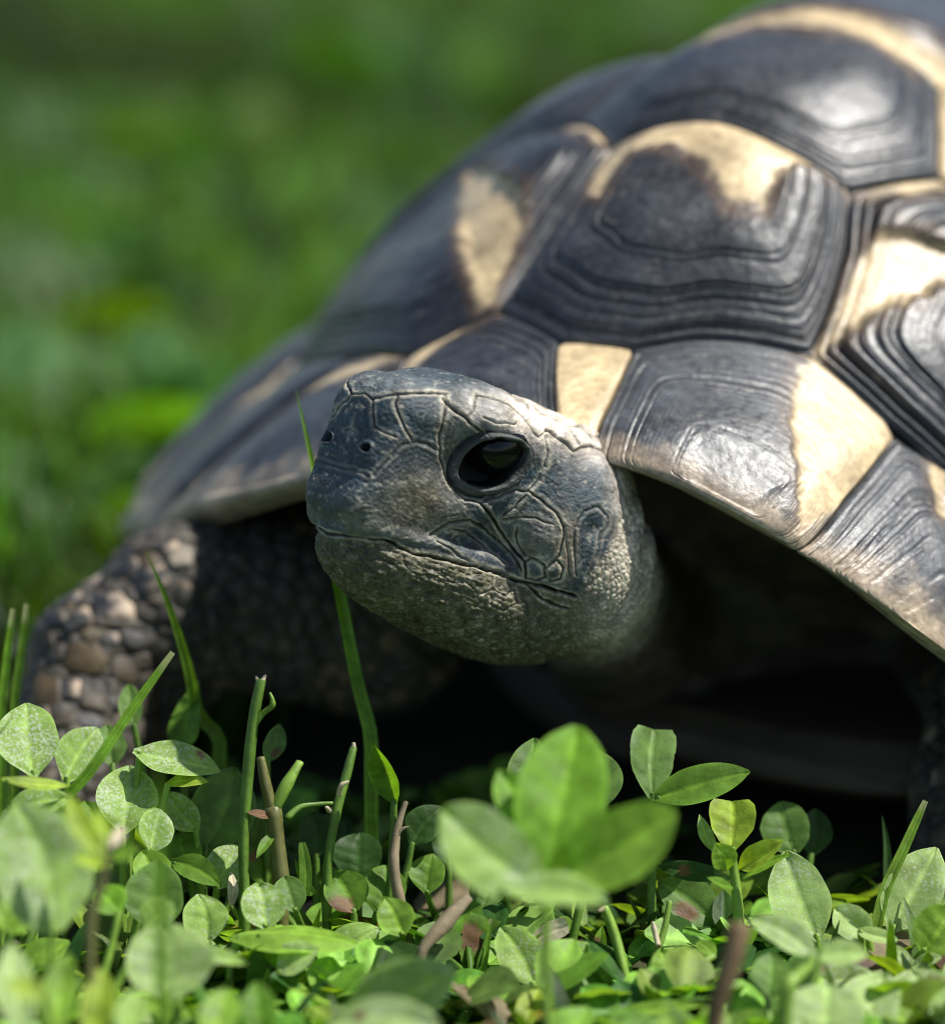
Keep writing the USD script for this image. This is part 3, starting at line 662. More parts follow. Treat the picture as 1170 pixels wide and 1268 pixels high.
# small scales of the skin, wrinkles of the neck
f1, f2, rnd = cells(bv + .5 * (np.stack([meshkit.noise(bv * .8, s) for s in (51, 52, 53)], -1) - .5), .78, 5)
g1, g2, rnd2 = cells(bv, 3.0, 6)
sk = np.ones(len(bv)); sk[H] = skin
onleg = np.minimum(np.linalg.norm(bv - RLEG[1], axis=1), np.linalg.norm(bv - LLEG[2], axis=1) + 12) < 50
onleg &= ~ishead
peb = np.where(onleg, .45 * sstep(0, .35, g2 - g1), .17 * sstep(0, .5, f2 - f1)) - .08
fold = np.sin(ql[:, 0] * 1.15 + .35 * ql[:, 2] + 4 * meshkit.fbm(bv * .09, 3, 81)) * (ql[:, 0] < -12) * (ql[:, 0] > -40)
disp += .35 * fold * (~onleg) * sstep(-14, -20, ql[:, 0])
wr = meshkit.fbm((bv - NECK[1]) @ HR.T * np.array([.35, .12, .12]), 4, 8) - .5
jawfront = np.zeros(len(bv)); jawfront[H] = skin * sstep(660, 560, ph[:, 0])
peb = peb * (1 - .5 * jawfront) + jawfront * .75 * (meshkit.fbm(ql * np.array([.6, 1.2, 2.2]), 4, 71) - .5)
disp += sk * (peb + np.where(onleg, .3, .8) * wr * (~ishead | (ql[:, 0] < -14)))
disp += .16 * (meshkit.fbm(bv * .7, 4, 14) - .5) + (.09 * (meshkit.noise(bv * 3.1, 15) - .5) + .05 * (meshkit.noise(bv * 6.5, 16) - .5)) * (1 - .5 * sk)

# colour of the skin and horn itself
S = np.array
t = np.tile(S([.022, .038, .047]), (len(H), 1))
def wash(col, x, y, rx, ry, a=1.0):
    global t
    w = a * np.exp(-((ph[:, 0] - x) / rx) ** 2 - ((ph[:, 1] - y) / ry) ** 2)
    w = w * (.45 + 1.1 * meshkit.fbm(bv[H] * .5 + x, 3, 17))
    t += (S(col) - t) * np.clip(w, 0, 1)[:, None]
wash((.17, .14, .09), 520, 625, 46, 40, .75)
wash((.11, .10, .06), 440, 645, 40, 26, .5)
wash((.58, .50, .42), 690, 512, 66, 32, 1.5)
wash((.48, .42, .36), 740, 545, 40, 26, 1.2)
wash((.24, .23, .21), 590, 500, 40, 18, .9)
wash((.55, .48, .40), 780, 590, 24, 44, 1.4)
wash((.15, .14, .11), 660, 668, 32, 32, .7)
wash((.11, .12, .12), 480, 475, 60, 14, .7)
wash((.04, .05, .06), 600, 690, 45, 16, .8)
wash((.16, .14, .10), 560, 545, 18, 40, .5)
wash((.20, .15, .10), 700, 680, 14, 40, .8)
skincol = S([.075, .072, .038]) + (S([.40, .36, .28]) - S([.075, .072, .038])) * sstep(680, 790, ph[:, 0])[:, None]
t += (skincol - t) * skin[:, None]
t += (S([.46, .41, .30]) - t) * (np.clip(pale_edge[H], 0, 1) * (.2 + .9 * meshkit.noise(bv[H] * .8, 18)) * .9)[:, None]
t *= (1 - .7 * np.clip(cut / .4, 0, 1))[:, None]
streak = meshkit.fbm(np.stack([ph[:, 0] * .10 + .05 * ph[:, 1], ph[:, 1] * .10 - .06 * ph[:, 0], ql[H, 2] * .5], -1), 5, 19)
t *= (.25 + 1.5 * streak)[:, None] * (1 + .12 * ringline * (1 - skin))[:, None]
t += (S([.40, .36, .28]) - t) * (.36 * sstep(.58, .74, meshkit.fbm(bv[H] * 1.3, 4, 20)))[:, None]
lidc = S([.05, .055, .05])
inlid = ((q2 < 1.02) & front)
t = np.where(inlid[:, None], lidc * (.7 + .6 * meshkit.noise(bv[H] * 2.2, 22))[:, None], t)
t = np.where(((q1 < 1.03) & front)[:, None], .01, t)
for x, y in ((453.8, 555), (415, 548.5)):
    t *= (1 - .9 * np.exp(-(np.hypot(*(ph - [x, y]).T) / 5.8) ** 4))[:, None]
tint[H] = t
neckw = sstep(25, 10, np.linalg.norm(bv - NECK[1], axis=1)) * ~ishead
neckcol = S([.075, .072, .038]) + (S([.40, .36, .28]) - S([.075, .072, .038])) * sstep(680, 790, pm[:, 0])[:, None]
tint += (neckcol - tint) * neckw[:, None]
tint *= (1 - sk * .45 * sstep(.22, 0, np.where(onleg, g2 - g1, f2 - f1)))[:, None]
tint *= np.where(sk > .5, .75 + .5 * np.where(onleg, rnd2, rnd), 1)[:, None]
lt = onleg & ~ishead
tint[lt] = .75 * (S([.07, .06, .045]) + (S([.16, .12, .065]) - S([.07, .06, .045])) * sstep(.75, .98, rnd2[lt])[:, None]) * (.4 + .6 * sstep(0, .3, g2 - g1)[lt])[:, None]
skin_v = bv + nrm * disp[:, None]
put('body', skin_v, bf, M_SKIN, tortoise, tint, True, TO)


def on_body(px, py, reach=4):
    """The point of the skin seen at a place of the photograph."""
    q = PROJ
    d = np.hypot(q[:, 0] - px, q[:, 1] - py)
    c = np.where((d < reach) & (fv > .05))[0]
    if not len(c):
        c = np.where(fv > .05)[0]; c = c[np.argsort(d[c])[:3]]
    z = (bv[c] - EYE) @ FWD
    return c[np.argmin(z)]


PROJ = proj(bv)
# eyes (the far one by symmetry)
i = on_body(*EYE_C)
ec = bv[i] - nrm[i] * 4.85
ball = trimesh.creation.icosphere(4, 4.55)
qe = to_head(ec)
en = nrm[i] + .12 * HU; en /= np.linalg.norm(en)
ca = unit(ball.vertices) @ en
hit = 2.4 * ca + np.sqrt(np.maximum(3.05 ** 2 - 2.4 ** 2 * (1 - ca ** 2), 0))
ball.vertices = unit(ball.vertices) * (4.55 + .85 * np.exp(-(np.arccos(np.clip(ca, -1, 1)) / .55) ** 2))[:, None]
for sgn in (1, -1):
    c = from_head(qe * [1, sgn, 1])
    bvx = to_head(HO + 0 * ball.vertices + ball.vertices) * [1, sgn, 1]
    put('eye', from_head(bvx) - HO + c, ball.faces if sgn > 0 else ball.faces[:, ::-1], M_EYE, tortoise, None, True, TO)

# ---- horny scales of the fore legs
LEGSCALE = [(229, 684, 15, 18, 0, 'pale'), (238, 661, 15, 8, .25, 'pale'), (206, 671, 15, 10, .2, 'grey'), (172, 673, 24, 9, -.25, 'grey'), (151, 697, 23, 13, -.4, 'blue'), (183, 714, 25, 20, -.5, 'blue'), (188, 737, 11, 10, 0, 'tan'),
            (106, 716, 21, 12, -.5, 'pink'), (135, 745, 27, 21, -.2, 'blue'), (80, 738, 21, 14, -.7, 'grey'), (66, 760, 14, 16, -.6, 'blue'), (54, 782, 11, 15, -.2, 'tan'), (92, 764, 18, 14, -.4, 'grey'), (102, 809, 30, 25, .1, 'yellow'),
            (55, 845, 22, 33, -.1, 'yellow'), (160, 829, 21, 18, .1, 'tan'), (138, 766, 21, 9, -.1, 'tan'), (170, 791, 19, 12, .2, 'grey'), (140, 789, 12, 9, 0, 'grey'), (116, 862, 17, 14, .1, 'tan'), (78, 886, 17, 12, 0, 'tan'), (114, 891, 18, 11, 0, 'grey'),
            (88, 848, 13, 14, 0, 'grey'), (235, 733, 16, 15, 0, 'dark'), (212, 760, 15, 13, 0, 'dark'), (255, 715, 14, 13, 0, 'dark'), (245, 765, 13, 12, 0, 'dark'), (205, 800, 14, 12, 0, 'dark'), (190, 862, 14, 12, 0, 'tan'), (280, 740, 13, 12, 0, 'dark'), (150, 868, 14, 11, 0, 'dark'),
            (232, 800, 13, 12, 0, 'dark'), (225, 838, 13, 12, 0, 'dark'), (45, 885, 14, 14, 0, 'grey'), (60, 915, 16, 14, 0, 'tan'), (96, 922, 17, 14, 0, 'tan'), (135, 925, 16, 13, 0, 'grey'), (270, 780, 13, 11, 0, 'dark'), (292, 870, 13, 14, 0, 'tan'),
            (1150, 905, 14, 12, .2, 'grey'), (1163, 935, 14, 13, 0, 'dark'), (1148, 958, 13, 12, 0, 'grey'), (1160, 985, 14, 12, 0, 'dark'), (1152, 880, 13, 11, 0, 'dark')]
SC = dict(pale=(.36, .31, .24), grey=(.07, .07, .066), blue=(.035, .04, .047), tan=(.10, .078, .05), yellow=(.14, .10, .05), pink=(.30, .23, .19), dark=(.05, .045, .035))
rr, aa_ = np.linspace(0, 1, 9), np.linspace(0, 2 * np.pi, 26, endpoint=False)
for k, (px, py, a, b, tl, c) in enumerate(LEGSCALE):
    i = on_body(px, py, 5)
    o, n = bv[i], nrm[i]
    dep = (o - EYE) @ FWD
    mm = dep / DIST / 10
    ux = unit(RIGHT * math.cos(tl) - UP * math.sin(tl)); ux = unit(ux - (ux @ n) * n); uy = np.cross(n, ux)
    fs = min(1.7, 1 / max(.45, abs(fv[i])))
    sq = (np.abs(np.cos(aa_)) ** 3.6 + np.abs(np.sin(aa_)) ** 3.6) ** (-1 / 3.6)
    sq = sq * (1 + .22 * (meshkit.noise(np.stack([np.cos(aa_) * 1.4, np.sin(aa_) * 1.4, 0 * aa_ + k * 1.7], -1), 3) - .5) * 2)
    X = 1.12 * a * mm * rr[:, None] * sq * np.cos(aa_); Yy = 1.12 * b * mm * fs * .9 * rr[:, None] * sq * np.sin(aa_)
    hgt = (.13 * min(a, b) * mm) * (1 - rr ** 3.0)[:, None] + .25 - .9 * sstep(.9, 1, rr)[:, None] - (X ** 2 + Yy ** 2) / 2 / 9.5 - .28 * Yy / max(b * mm, .1) * .9
    v = o + X[..., None] * ux + Yy[..., None] * uy + hgt[..., None] * n
    v += n * (.22 * (meshkit.fbm(v * .8, 3, k) - .5))[..., None] + n * (.05 * np.sin(rr * 24 + k))[:, None, None]
    col = .5 * np.array(SC[c]) * (.65 + .7 * meshkit.fbm(v * .5, 3, k + 9))[..., None]
    col = col + (np.array([.05, .045, .04]) - col) * (sstep(.7, 1, rr) * .6)[:, None, None]
    if c in ('blue', 'grey'):
        w = sstep(.5, .8, meshkit.fbm(v * .35 + k, 3, 4) + .25 * (X / (a * mm)))[..., None]
        col = col + (np.array([.36, .28, .20]) - col) * w
    put('leg_scale', v.reshape(-1, 3), quads(9, 26), M_LEGSCALE, tortoise, col.reshape(-1, 3), True, TO)

# ---- the belly plate
pl = Polygon([(math.cos(a) * 55 * (1 + .1 * math.cos(2 * a)), math.sin(a) * 84) for a in np.linspace(0, 2 * np.pi, 60, endpoint=False)])
pp = np.array(pl.exterior.coords)[:-1]
lay = []
for k, (s, z) in enumerate(((.0, 3), (.9, 3), (.97, 3.6), (1, 5.5), (1, 8), (.988, 9.2), (.985, 9.4), (.97, 11.5), (.96, 12), (.9, 12.5), (.0, 15))):
    lay.append(np.c_[pp * s + [62, 112], np.full(len(pp), z) + 3.5 * (pp[:, 1] * s < -60)])
pv = np.vstack(lay)
pv[:, 2] += .8 * (meshkit.fbm(pv * .08, 3, 2) - .5)
put('plastron', pv, quads(len(lay), len(pp)), M_PLASTRON, tortoise, None, 40, TO)

# ------------------------------------------------------------------ plants
def leaf_material(name, mottled=0.35, speck=0.0, rough=(.4, .6), trans=.42, spec=.25, vary=0.0):
    n = {'pos': ('texture_coordinate', {}), 'tint': ('attribute', {'attribute': 'tint'}),
         'n1': ('noise_texture', {'scale': 420.0, 'detail': 5, 'roughness': .6}), 'n2': ('noise_texture', {'scale': 2600.0, 'detail': 3, 'roughness': .6}),
         'r1': ('map_range', {'from_min': .3, 'from_max': .7, 'to_min': 1 - mottled, 'to_max': 1 + mottled}),
         'mul': ('mix_color', {'blend_type': 'multiply', 'fac': 1.0, 'use_clamp': False}),
         'n3': ('noise_texture', {'scale': 160.0, 'detail': 2}), 'spm': ('math', {'math_type': 'multiply_add', 'value2': .45, 'value3': -.22}), 'spa': ('math', {'math_type': 'add'}),
         'sp': ('map_range', {'range_type': 'smoothstep', 'from_min': .50, 'from_max': .68, 'to_min': 0, 'to_max': speck, 'clamp': True}),
         'mx': ('mix_color', {'b': (.46, .52, .38)}),
         'rr': ('map_range', {'from_min': .3, 'from_max': .7, 'to_min': rough[0], 'to_max': rough[1]}),
         'bump': ('bump', {'strength': .35, 'distance': .00018}),
         'p': ('principled_bsdf', {'specular_ior_level': spec}), 'tr': ('translucent_bsdf', {}),
         'tc': ('mix_color', {'blend_type': 'multiply', 'fac': 1.0, 'b': (1.7, 1.75, .4), 'use_clamp': False}),
         'mix': ('mix_closure', {'fac': trans})}
    L = [('pos.object', 'n1.vector'), ('pos.object', 'n2.vector'), ('n1.fac', 'r1.value'), ('tint.color', 'mul.a'), ('r1.result', 'mul.b'), ('pos.object', 'n3.vector'), ('n3.fac', 'spm.value1'), ('spm.value', 'spa.value1'), ('n2.fac', 'spa.value2'), ('spa.value', 'sp.value'), ('sp.result', 'mx.fac'), ('mul.result', 'mx.a'),
         ('mx.result', 'p.base_color'), ('n1.fac', 'rr.value'), ('rr.result', 'p.roughness'), ('n2.fac', 'bump.height'), ('bump.normal', 'p.normal'), ('mul.result', 'tc.a'), ('tc.result', 'tr.color'), ('p.BSDF', 'mix.closure1'), ('tr.BSDF', 'mix.closure2')]
    if vary:
        n['oi'] = ('object_info', {})
        n['hs'] = ('hsv', {'saturation': 1.0})
        n['vr'] = ('map_range', {'to_min': 1 - vary, 'to_max': 1 + vary})
        n['hr'] = ('map_range', {'to_min': .485, 'to_max': .525})
        L = [x for x in L if x[0] != 'tint.color'] + [('oi.random', 'vr.value'), ('oi.random', 'hr.value'), ('vr.result', 'hs.value'), ('hr.result', 'hs.hue'), ('tint.color', 'hs.color'), ('hs.color', 'mul.a')]
    return usdkit.material(stage, '/World/Looks/' + name, n, L, surface='mix.closure')


M_LEAF = leaf_material('leaf_green')
M_LEAFP = leaf_material('leaf_bloom', mottled=.25, speck=.8, rough=(.5, .7), trans=.32, spec=.25)
M_LAWN = leaf_material('lawn_green', trans=.35, vary=.35)
M_STEM = leaf_material('stem_green', trans=.08, spec=.45)
M_DRY = leaf_material('dry_plant', trans=.15, rough=(.6, .8), spec=.2)
M_SOIL = usdkit.material(stage, '/World/Looks/soil', {
    'pos': ('geometry', {}), 'n1': ('noise_texture', {'scale': 90.0, 'detail': 8, 'roughness': .65}), 'n3': ('noise_texture', {'scale': 1.2, 'detail': 4}),
    'ramp': ('rgb_ramp', {'ramp': [(0, (.012, .008, .005)), (.45, (.035, .024, .015)), (.62, (.07, .05, .032)), (1, (.13, .1, .07))]}),
    'g': ('rgb_ramp', {'ramp': [(.3, (.02, .045, .008)), (.7, (.05, .10, .02))]}), 'far': ('map_range', {'from_min': .45, 'from_max': .6, 'clamp': True}), 'mx': ('mix_color', {'fac': .35}),
    'bump': ('bump', {'strength': .8, 'distance': .002}), 'p': ('principled_bsdf', {'roughness': .85, 'specular_ior_level': .2})},
    [('pos.position', 'n1.vector'), ('pos.position', 'n3.vector'), ('n1.fac', 'ramp.fac'), ('n3.fac', 'g.fac'), ('ramp.color', 'mx.a'), ('g.color', 'mx.b'), ('mx.result', 'p.base_color'), ('n1.fac', 'bump.height'), ('bump.normal', 'p.normal')], surface='p.BSDF')

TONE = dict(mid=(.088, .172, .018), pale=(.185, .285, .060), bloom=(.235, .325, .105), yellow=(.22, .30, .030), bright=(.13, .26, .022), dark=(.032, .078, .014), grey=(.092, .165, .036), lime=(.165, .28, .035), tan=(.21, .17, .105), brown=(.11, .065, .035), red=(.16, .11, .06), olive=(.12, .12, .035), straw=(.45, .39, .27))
SHAPES = {'ovate': [(0, .10), (.08, .34), (.2, .72), (.35, .97), (.45, 1), (.6, .95), (.75, .8), (.88, .52), (.96, .24), (1, .03)],
          'round': [(0, .16), (.08, .5), (.2, .82), (.4, 1), (.6, 1), (.8, .8), (.92, .5), (.98, .22), (1, .06)],
          'lance': [(0, .18), (.1, .4), (.3, .85), (.5, 1), (.7, .82), (.87, .45), (1, .02)],
          'heart': [(0, .55), (.05, .85), (.18, 1.0), (.4, .92), (.65, .68), (.85, .34), (1, .02)],
          'cut': [(0, .2), (.15, .5), (.4, .9), (.7, 1), (.9, .95), (1, .72)],
          'blade': [(0, .75), (.3, 1), (.7, .9), (.9, .7), (1, .45)],
          'point': [(0, .8), (.3, 1), (.6, .8), (.85, .4), (1, .03)]}
leaf_no = [0]


def leaf_mesh(B, T, w, shape='ovate', fold=.25, curl=.12, side=0.0, face=.6, roll=0.0, tone='mid', nu=22, nv=13, spot=None, teeth=0.0, twist=0.0):
    """Vertices, triangles and colours of one leaf from B to T (mm), w its half width."""
    leaf_no[0] += 1
    k = leaf_no[0]
    B, T = np.asarray(B, float), np.asarray(T, float)
    ax = T - B; L = np.linalg.norm(ax); ax = ax / L
    n = face * unit(EYE - (B + T) / 2) + (1 - face) * np.array([0, 0, 1.0])
    n = unit(n - (n @ ax) * ax)
    c, s = math.cos(math.radians(roll)), math.sin(math.radians(roll))
    y = np.cross(n, ax); n, y = n * c + y * s, y * c - n * s
    u = np.linspace(0, 1, nu)[:, None]; q = np.linspace(-1, 1, nv)[None]
    prof = np.interp(u[:, 0], *np.array(SHAPES[shape]).T)[:, None]
    prof = np.convolve(np.pad(prof[:, 0], 1, mode='edge'), [.2, .6, .2], 'valid')[:, None]
    edge = 1 + teeth * np.abs(np.sin(u * 28 + k)) * (u > .1) + .05 * (meshkit.noise(np.stack([u * 7 + k, q * 0 + (q > 0) * 5, u * 0 + q * 0], -1) if False else np.stack(np.broadcast_arrays(u * 7 + k, (q > 0) * 5.0, 0 * u), -1), 4) - .5)
    Y = q * prof * w * edge
    Z = fold * np.abs(Y) - curl * L * (u - .15) ** 2 * 1.1 + side * L * .25 * np.sin(u * np.pi)
    vein = np.abs(np.sin((u * 4.2 - np.abs(q) * .55) * np.pi)) ** .6
    Z = Z + (.035 * w) * (vein - .6) * (np.abs(q) < .96) - .05 * w * np.exp(-(q / .09) ** 2)
    Z = Z + .20 * w * (meshkit.noise(np.stack(np.broadcast_arrays(u * 2.3 + k * 1.3, q * 1.3, 0 * u), -1), 7) - .5)
    X = u * L - .0 * q
    side_bend = .06 * L * np.sin(k * 2.4) * np.sin(u * np.pi)
    Y = Y + side_bend
    tw = twist * u
    Yr, Zr = Y * np.cos(tw) - Z * np.sin(tw) * 0 , Z + Y * np.sin(tw)
    v = B + X[..., None] * ax + Yr[..., None] * y + Zr[..., None] * n
    col = np.array(TONE[tone]) * (.8 + .4 * meshkit.fbm(np.stack(np.broadcast_arrays(u * 3 + k, q * 2, 0 * u), -1), 3, 5))[..., None]
    vl = np.maximum(np.exp(-(q / .075) ** 2) * (u < .97), .5 * (1 - sstep(0, .22, vein)) * (np.abs(q) < .9))[..., None]
    col = col * (1 + .5 * vl * np.array([1.1, 1.0, 1.0]))
    rimm = (sstep(.86, 1.0, np.abs(q)) * np.ones_like(u))[..., None]
    col = col * (1 + .3 * rimm)
    if spot:
        su, sq, sr = spot
        d = np.hypot((u - su) * L, (q - sq) * w * .9) / (sr * w) + .5 * (meshkit.fbm(np.stack(np.broadcast_arrays(u * 6 + k, q * 4, 0 * u), -1), 3, 8) - .5)
        m = sstep(1.1, .7, d)[..., None]
        col = col + (np.array([.15, .085, .045]) - col) * m
    return v.reshape(-1, 3), quads(nu, nv, False), col.reshape(-1, 3)


def tube_mesh(P, r, tone, sides=9, knobs=0.22, n=None):
    P = np.asarray(P, float)
    t = np.r_[0, np.cumsum(np.linalg.norm(np.diff(P, axis=0), axis=1))]
    n = n or max(6, 5 * len(P))
    from scipy.interpolate import PchipInterpolator
    s = np.linspace(0, t[-1], n)
    C = PchipInterpolator(t, P)(s)
    r = np.interp(s, t, np.broadcast_to(r, len(t)) if np.ndim(r) == 0 else r)
    r = r * (1 + knobs * (meshkit.noise(np.stack([s * .35, s * 0, s * 0 + P[0, 0]], -1), 3) - .4))
    d = unit(np.gradient(C, axis=0))
    a = unit(np.cross(d, [.3, 1, .2])); b = np.cross(d, a)
    ang = np.linspace(0, 2 * np.pi, sides, endpoint=False)
    ridge = 1 + .12 * np.cos(ang * 3)
    v = C[:, None] + (r[:, None] * ridge)[..., None] * (np.cos(ang)[None, :, None] * a[:, None] + np.sin(ang)[None, :, None] * b[:, None])
    v = np.concatenate([C[:1, None].repeat(sides, 1), v, (C[-1:, None] + .3 * r[-1] * d[-1]).repeat(sides, 1)])
    c = np.array(TONE[tone]) * (.75 + .5 * meshkit.fbm(v * .3, 3, 3))[..., None]
    return v.reshape(-1, 3), quads(n + 2, sides), c.reshape(-1, 3)


def scale_at(d):
    return (DIST + d) / DIST / 10


def root(px, d):
    """The ground point below a place of the photograph at depth d: where the ray's column meets z = -1 at that depth."""
    p = at(px, 634, d)
    k = (p[2] + 1) / UP[2]
    q = p - k * UP
    return q


def L_(bx, by, bd, tx, ty, td, w, tone='mid', shape='ovate', **k):
    return ('leaf', (bx, by, bd), (tx, ty, td), w, tone, shape, k)


def S_(pts, r, tone='mid', **k):
    return ('stem', pts, r, tone, k)


def plant(name, cat, label, items, group=None, foot=None):
    """items: leaves and stems in the photograph's pixels and depths; foot (px, depth): where the stem enters the ground."""
    first = items[0][1] if items[0][0] == 'leaf' else items[0][1][0]
    fpx, fd = foot if foot else (first[0], first[-1])
    base = root(fpx, fd)
    p, o = thing(name, label, cat, base, group)
    for it in items:
        if it[0] == 'leaf':
            _, b, t, w, tone, shape, k = it
            k = dict(k)
            petiole = k.pop('petiole', True)
            mm = scale_at((b[2] + t[2]) / 2)
            B, T = at(*b), at(*t)
            v, f, c = leaf_mesh(B, T, w * mm / 2, shape, tone=tone, **k)
            c = c * 1.22 if tone not in ('dark', 'brown', 'tan') else c
            blade = shape in ('blade', 'point')
            put('blade' if blade else 'leaf', v, f, M_LEAFP if tone in ('bloom', 'pale') and not blade else M_DRY if tone in ('tan', 'straw', 'brown') else M_LEAF, p, c, True, o)
            if petiole and not blade:
                foot_p = base + (B - base) * [.25, .25, 0] * 0 + np.array([0, 0, 0])
                mid = (B + foot_p) / 2 + .15 * (B - foot_p) * [1, 1, 0] * .5
                v, f, c = tube_mesh([foot_p, mid, B + .08 * (T - B)], [.6 * min(1, w / 50 + .4), .5 * min(1, w / 50 + .4), .4], 'mid' if tone in ('dark', 'grey', 'mid') else 'lime')
                put('stem', v, f, M_STEM, p, c, True, o)
        else:
            _, pts, r, tone, k = it
            k = dict(k); ground = k.pop('ground', True)
            P = [at(*q) for q in pts]
            mm = scale_at(pts[0][2])
            rr_ = np.broadcast_to(np.asarray(r, float), len(P)) * mm
            if ground:
                P = [root(pts[0][0], pts[0][2])] + P; rr_ = np.r_[rr_[0], rr_]
            v, f, c = tube_mesh(P, list(rr_), tone, **k)
            put('stem', v, f, M_DRY if tone in ('tan', 'brown', 'straw', 'red') else M_STEM, p, c, True, o)
    return p


# ---- ground
gx = np.r_[-60000, -20000, -6000, -2500, np.linspace(-1200, 1200, 61), 2500, 6000, 20000, 60000]
gg = np.stack(np.meshgrid(gx, gx, indexing='ij'), -1)
gz = np.where(np.abs(gg).max(-1) <= 1200, 5.0 * (meshkit.fbm(np.dstack([gg * .006, 0 * gg[..., 0]]), 3, 2) - .5), 0) - 2.5
ng = len(gx)
gp = put('ground', np.dstack([gg, gz]).reshape(-1, 3), quads(ng, ng, False), M_SOIL, smooth=True)
tag(gp, 'dark earth below the lawn', None, None, 'structure')
gp.SetCustomDataByKey('kind', 'structure')

# ---- plants in front of the tortoise, from left to right
plant('wild_plant', 'plant', 'broad pointed leaf with three veins standing at the left edge below the fore leg', [L_(42, 962, -4, 33, 868, 2, 80, 'pale', 'ovate', fold=.2, face=.75, curl=.05), L_(2, 965, -14, 88, 968, -12, 20, 'yellow', 'lance', face=.5)])
plant('wild_plant', 'plant', 'plain pale leaf half hidden behind the leaning grass blade', [L_(80, 968, 6, 122, 900, 9, 58, 'pale', 'ovate', fold=.15, face=.7, roll=-10)])
plant('wild_plant', 'plant', 'two overlapping ovate leaves, one upright and one lying towards the right, under the fore foot', [L_(152, 1032, 0, 160, 944, 5, 78, 'pale', 'ovate', fold=.25, face=.8), L_(165, 930, 4, 272, 948, 2, 60, 'pale', 'ovate', fold=.2, face=.55, roll=12, spot=(.75, .75, .25)), L_(204, 972, 2, 256, 966, 0, 22, 'yellow', 'lance', face=.6), L_(120, 1050, 6, 106, 990, 9, 58, 'mid', 'ovate', face=.75), L_(186, 1056, -3, 200, 1000, 0, 48, 'pale', 'ovate', face=.75, roll=-20), L_(140, 950, 12, 132, 896, 14, 44, 'grey', 'ovate', face=.7)])
plant('wild_plant', 'plant', 'tall grey green leaf behind the cut green stalk', [L_(252, 1055, 6, 290, 948, 9, 84, 'grey', 'ovate', fold=.15, face=.75), L_(246, 1030, 5, 206, 980, 6, 42, 'pale', 'ovate', fold=.2, face=.7), L_(300, 1070, 9, 322, 1012, 11, 56, 'grey', 'ovate', face=.75), L_(268, 1100, 2, 292, 1046, 4, 50, 'pale', 'round', face=.7), L_(236, 1080, 4, 222, 1030, 6, 46, 'mid', 'round', face=.75)])
plant('wild_plant', 'plant', 'big blurred round leaf low at the left edge', [L_(66, 1156, -40, 22, 994, -36, 122, 'pale', 'round', fold=.12, face=.8, curl=.06)])
plant('wild_plant', 'plant', 'greyish leaf lying flat above the big blurred leaf', [L_(2, 1008, -10, 84, 985, -12, 44, 'pale', 'ovate', fold=.1, face=.55), L_(20, 1050, -14, 60, 1010, -12, 54, 'pale', 'ovate', face=.6), L_(70, 1060, -6, 96, 1004, -4, 52, 'mid', 'ovate', face=.75)])
plant('wild_plant', 'plant', 'blurred yellow green shoot of narrow leaflets at lower left', [S_([(112, 1150, -46), (131, 1080, -45), (138, 1040, -44)], [7, 6, 4], 'olive'), L_(132, 1066, -45, 84, 978, -42, 32, 'yellow', 'lance', face=.7, petiole=False), L_(134, 1060, -45, 118, 1000, -42, 22, 'yellow', 'lance', petiole=False), L_(136, 1062, -45, 174, 1050, -47, 24, 'lime', 'lance', petiole=False), L_(130, 1072, -45, 92, 1060, -48, 20, 'yellow', 'lance', petiole=False), L_(136, 1050, -45, 152, 1022, -44, 16, 'straw', 'lance', petiole=False)])
plant('wild_plant', 'plant', 'dark pointed leaf in the gap left of the cut stalk', [L_(212, 1066, 0, 270, 1092, -4, 34, 'mid', 'ovate', face=.7, teeth=.05), L_(330, 1150, -8, 320, 1092, -6, 56, 'pale', 'round', face=.7), L_(196, 1100, -6, 176, 1052, -4, 48, 'lime', 'ovate', face=.65)])
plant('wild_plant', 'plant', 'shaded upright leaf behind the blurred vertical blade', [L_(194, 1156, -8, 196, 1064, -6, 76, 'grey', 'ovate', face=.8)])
plant('wild_plant', 'plant', 'pale rimmed small leaf left of the large sunlit folded leaf', [L_(256, 1170, -6, 246, 1106, -4, 58, 'pale', 'ovate', face=.8, fold=.3)])
plant('wild_plant', 'plant', 'large sunlit folded leaf pointing right at bottom left', [L_(285, 1160, -12, 438, 1146, -14, 78, 'lime', 'ovate', face=.35, fold=-.25, roll=18, curl=.2), L_(344, 1205, -15, 392, 1172, -16, 46, 'bloom', 'ovate', face=.5, fold=.4)])
plant('wild_plant', 'plant', 'blurred pale broad leaf at the foot of the vertical blade', [L_(206, 1238, -35, 204, 1142, -32, 108, 'bloom', 'round', face=.7, fold=.2), L_(226, 1188, -30, 306, 1190, -31, 26, 'pale', 'lance', face=.5)])
plant('wild_plant', 'plant', 'leaf eaten brown at one end below the leaning stalk', [L_(440, 1130, 0, 414, 1080, 2, 56, 'mid', 'round', face=.8, spot=(.1, .7, .9)), L_(408, 1192, -5, 468, 1148, -4, 56, 'pale', 'ovate', face=.75)])
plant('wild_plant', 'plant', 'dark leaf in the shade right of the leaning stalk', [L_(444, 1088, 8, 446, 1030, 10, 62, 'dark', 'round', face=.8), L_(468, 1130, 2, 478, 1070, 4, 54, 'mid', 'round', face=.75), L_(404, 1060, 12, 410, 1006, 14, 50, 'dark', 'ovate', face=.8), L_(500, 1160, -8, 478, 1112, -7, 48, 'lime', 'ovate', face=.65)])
plant('wild_plant', 'plant', 'narrow little leaves beside the brown forked stalk', [L_(378, 1110, 0, 374, 1044, 0, 16, 'mid', 'blade', face=.8), L_(388, 1108, 1, 366, 1064, 0, 12, 'mid', 'point', face=.8), L_(286, 1126, -2, 286, 1078, 0, 14, 'straw', 'lance', face=.8)])
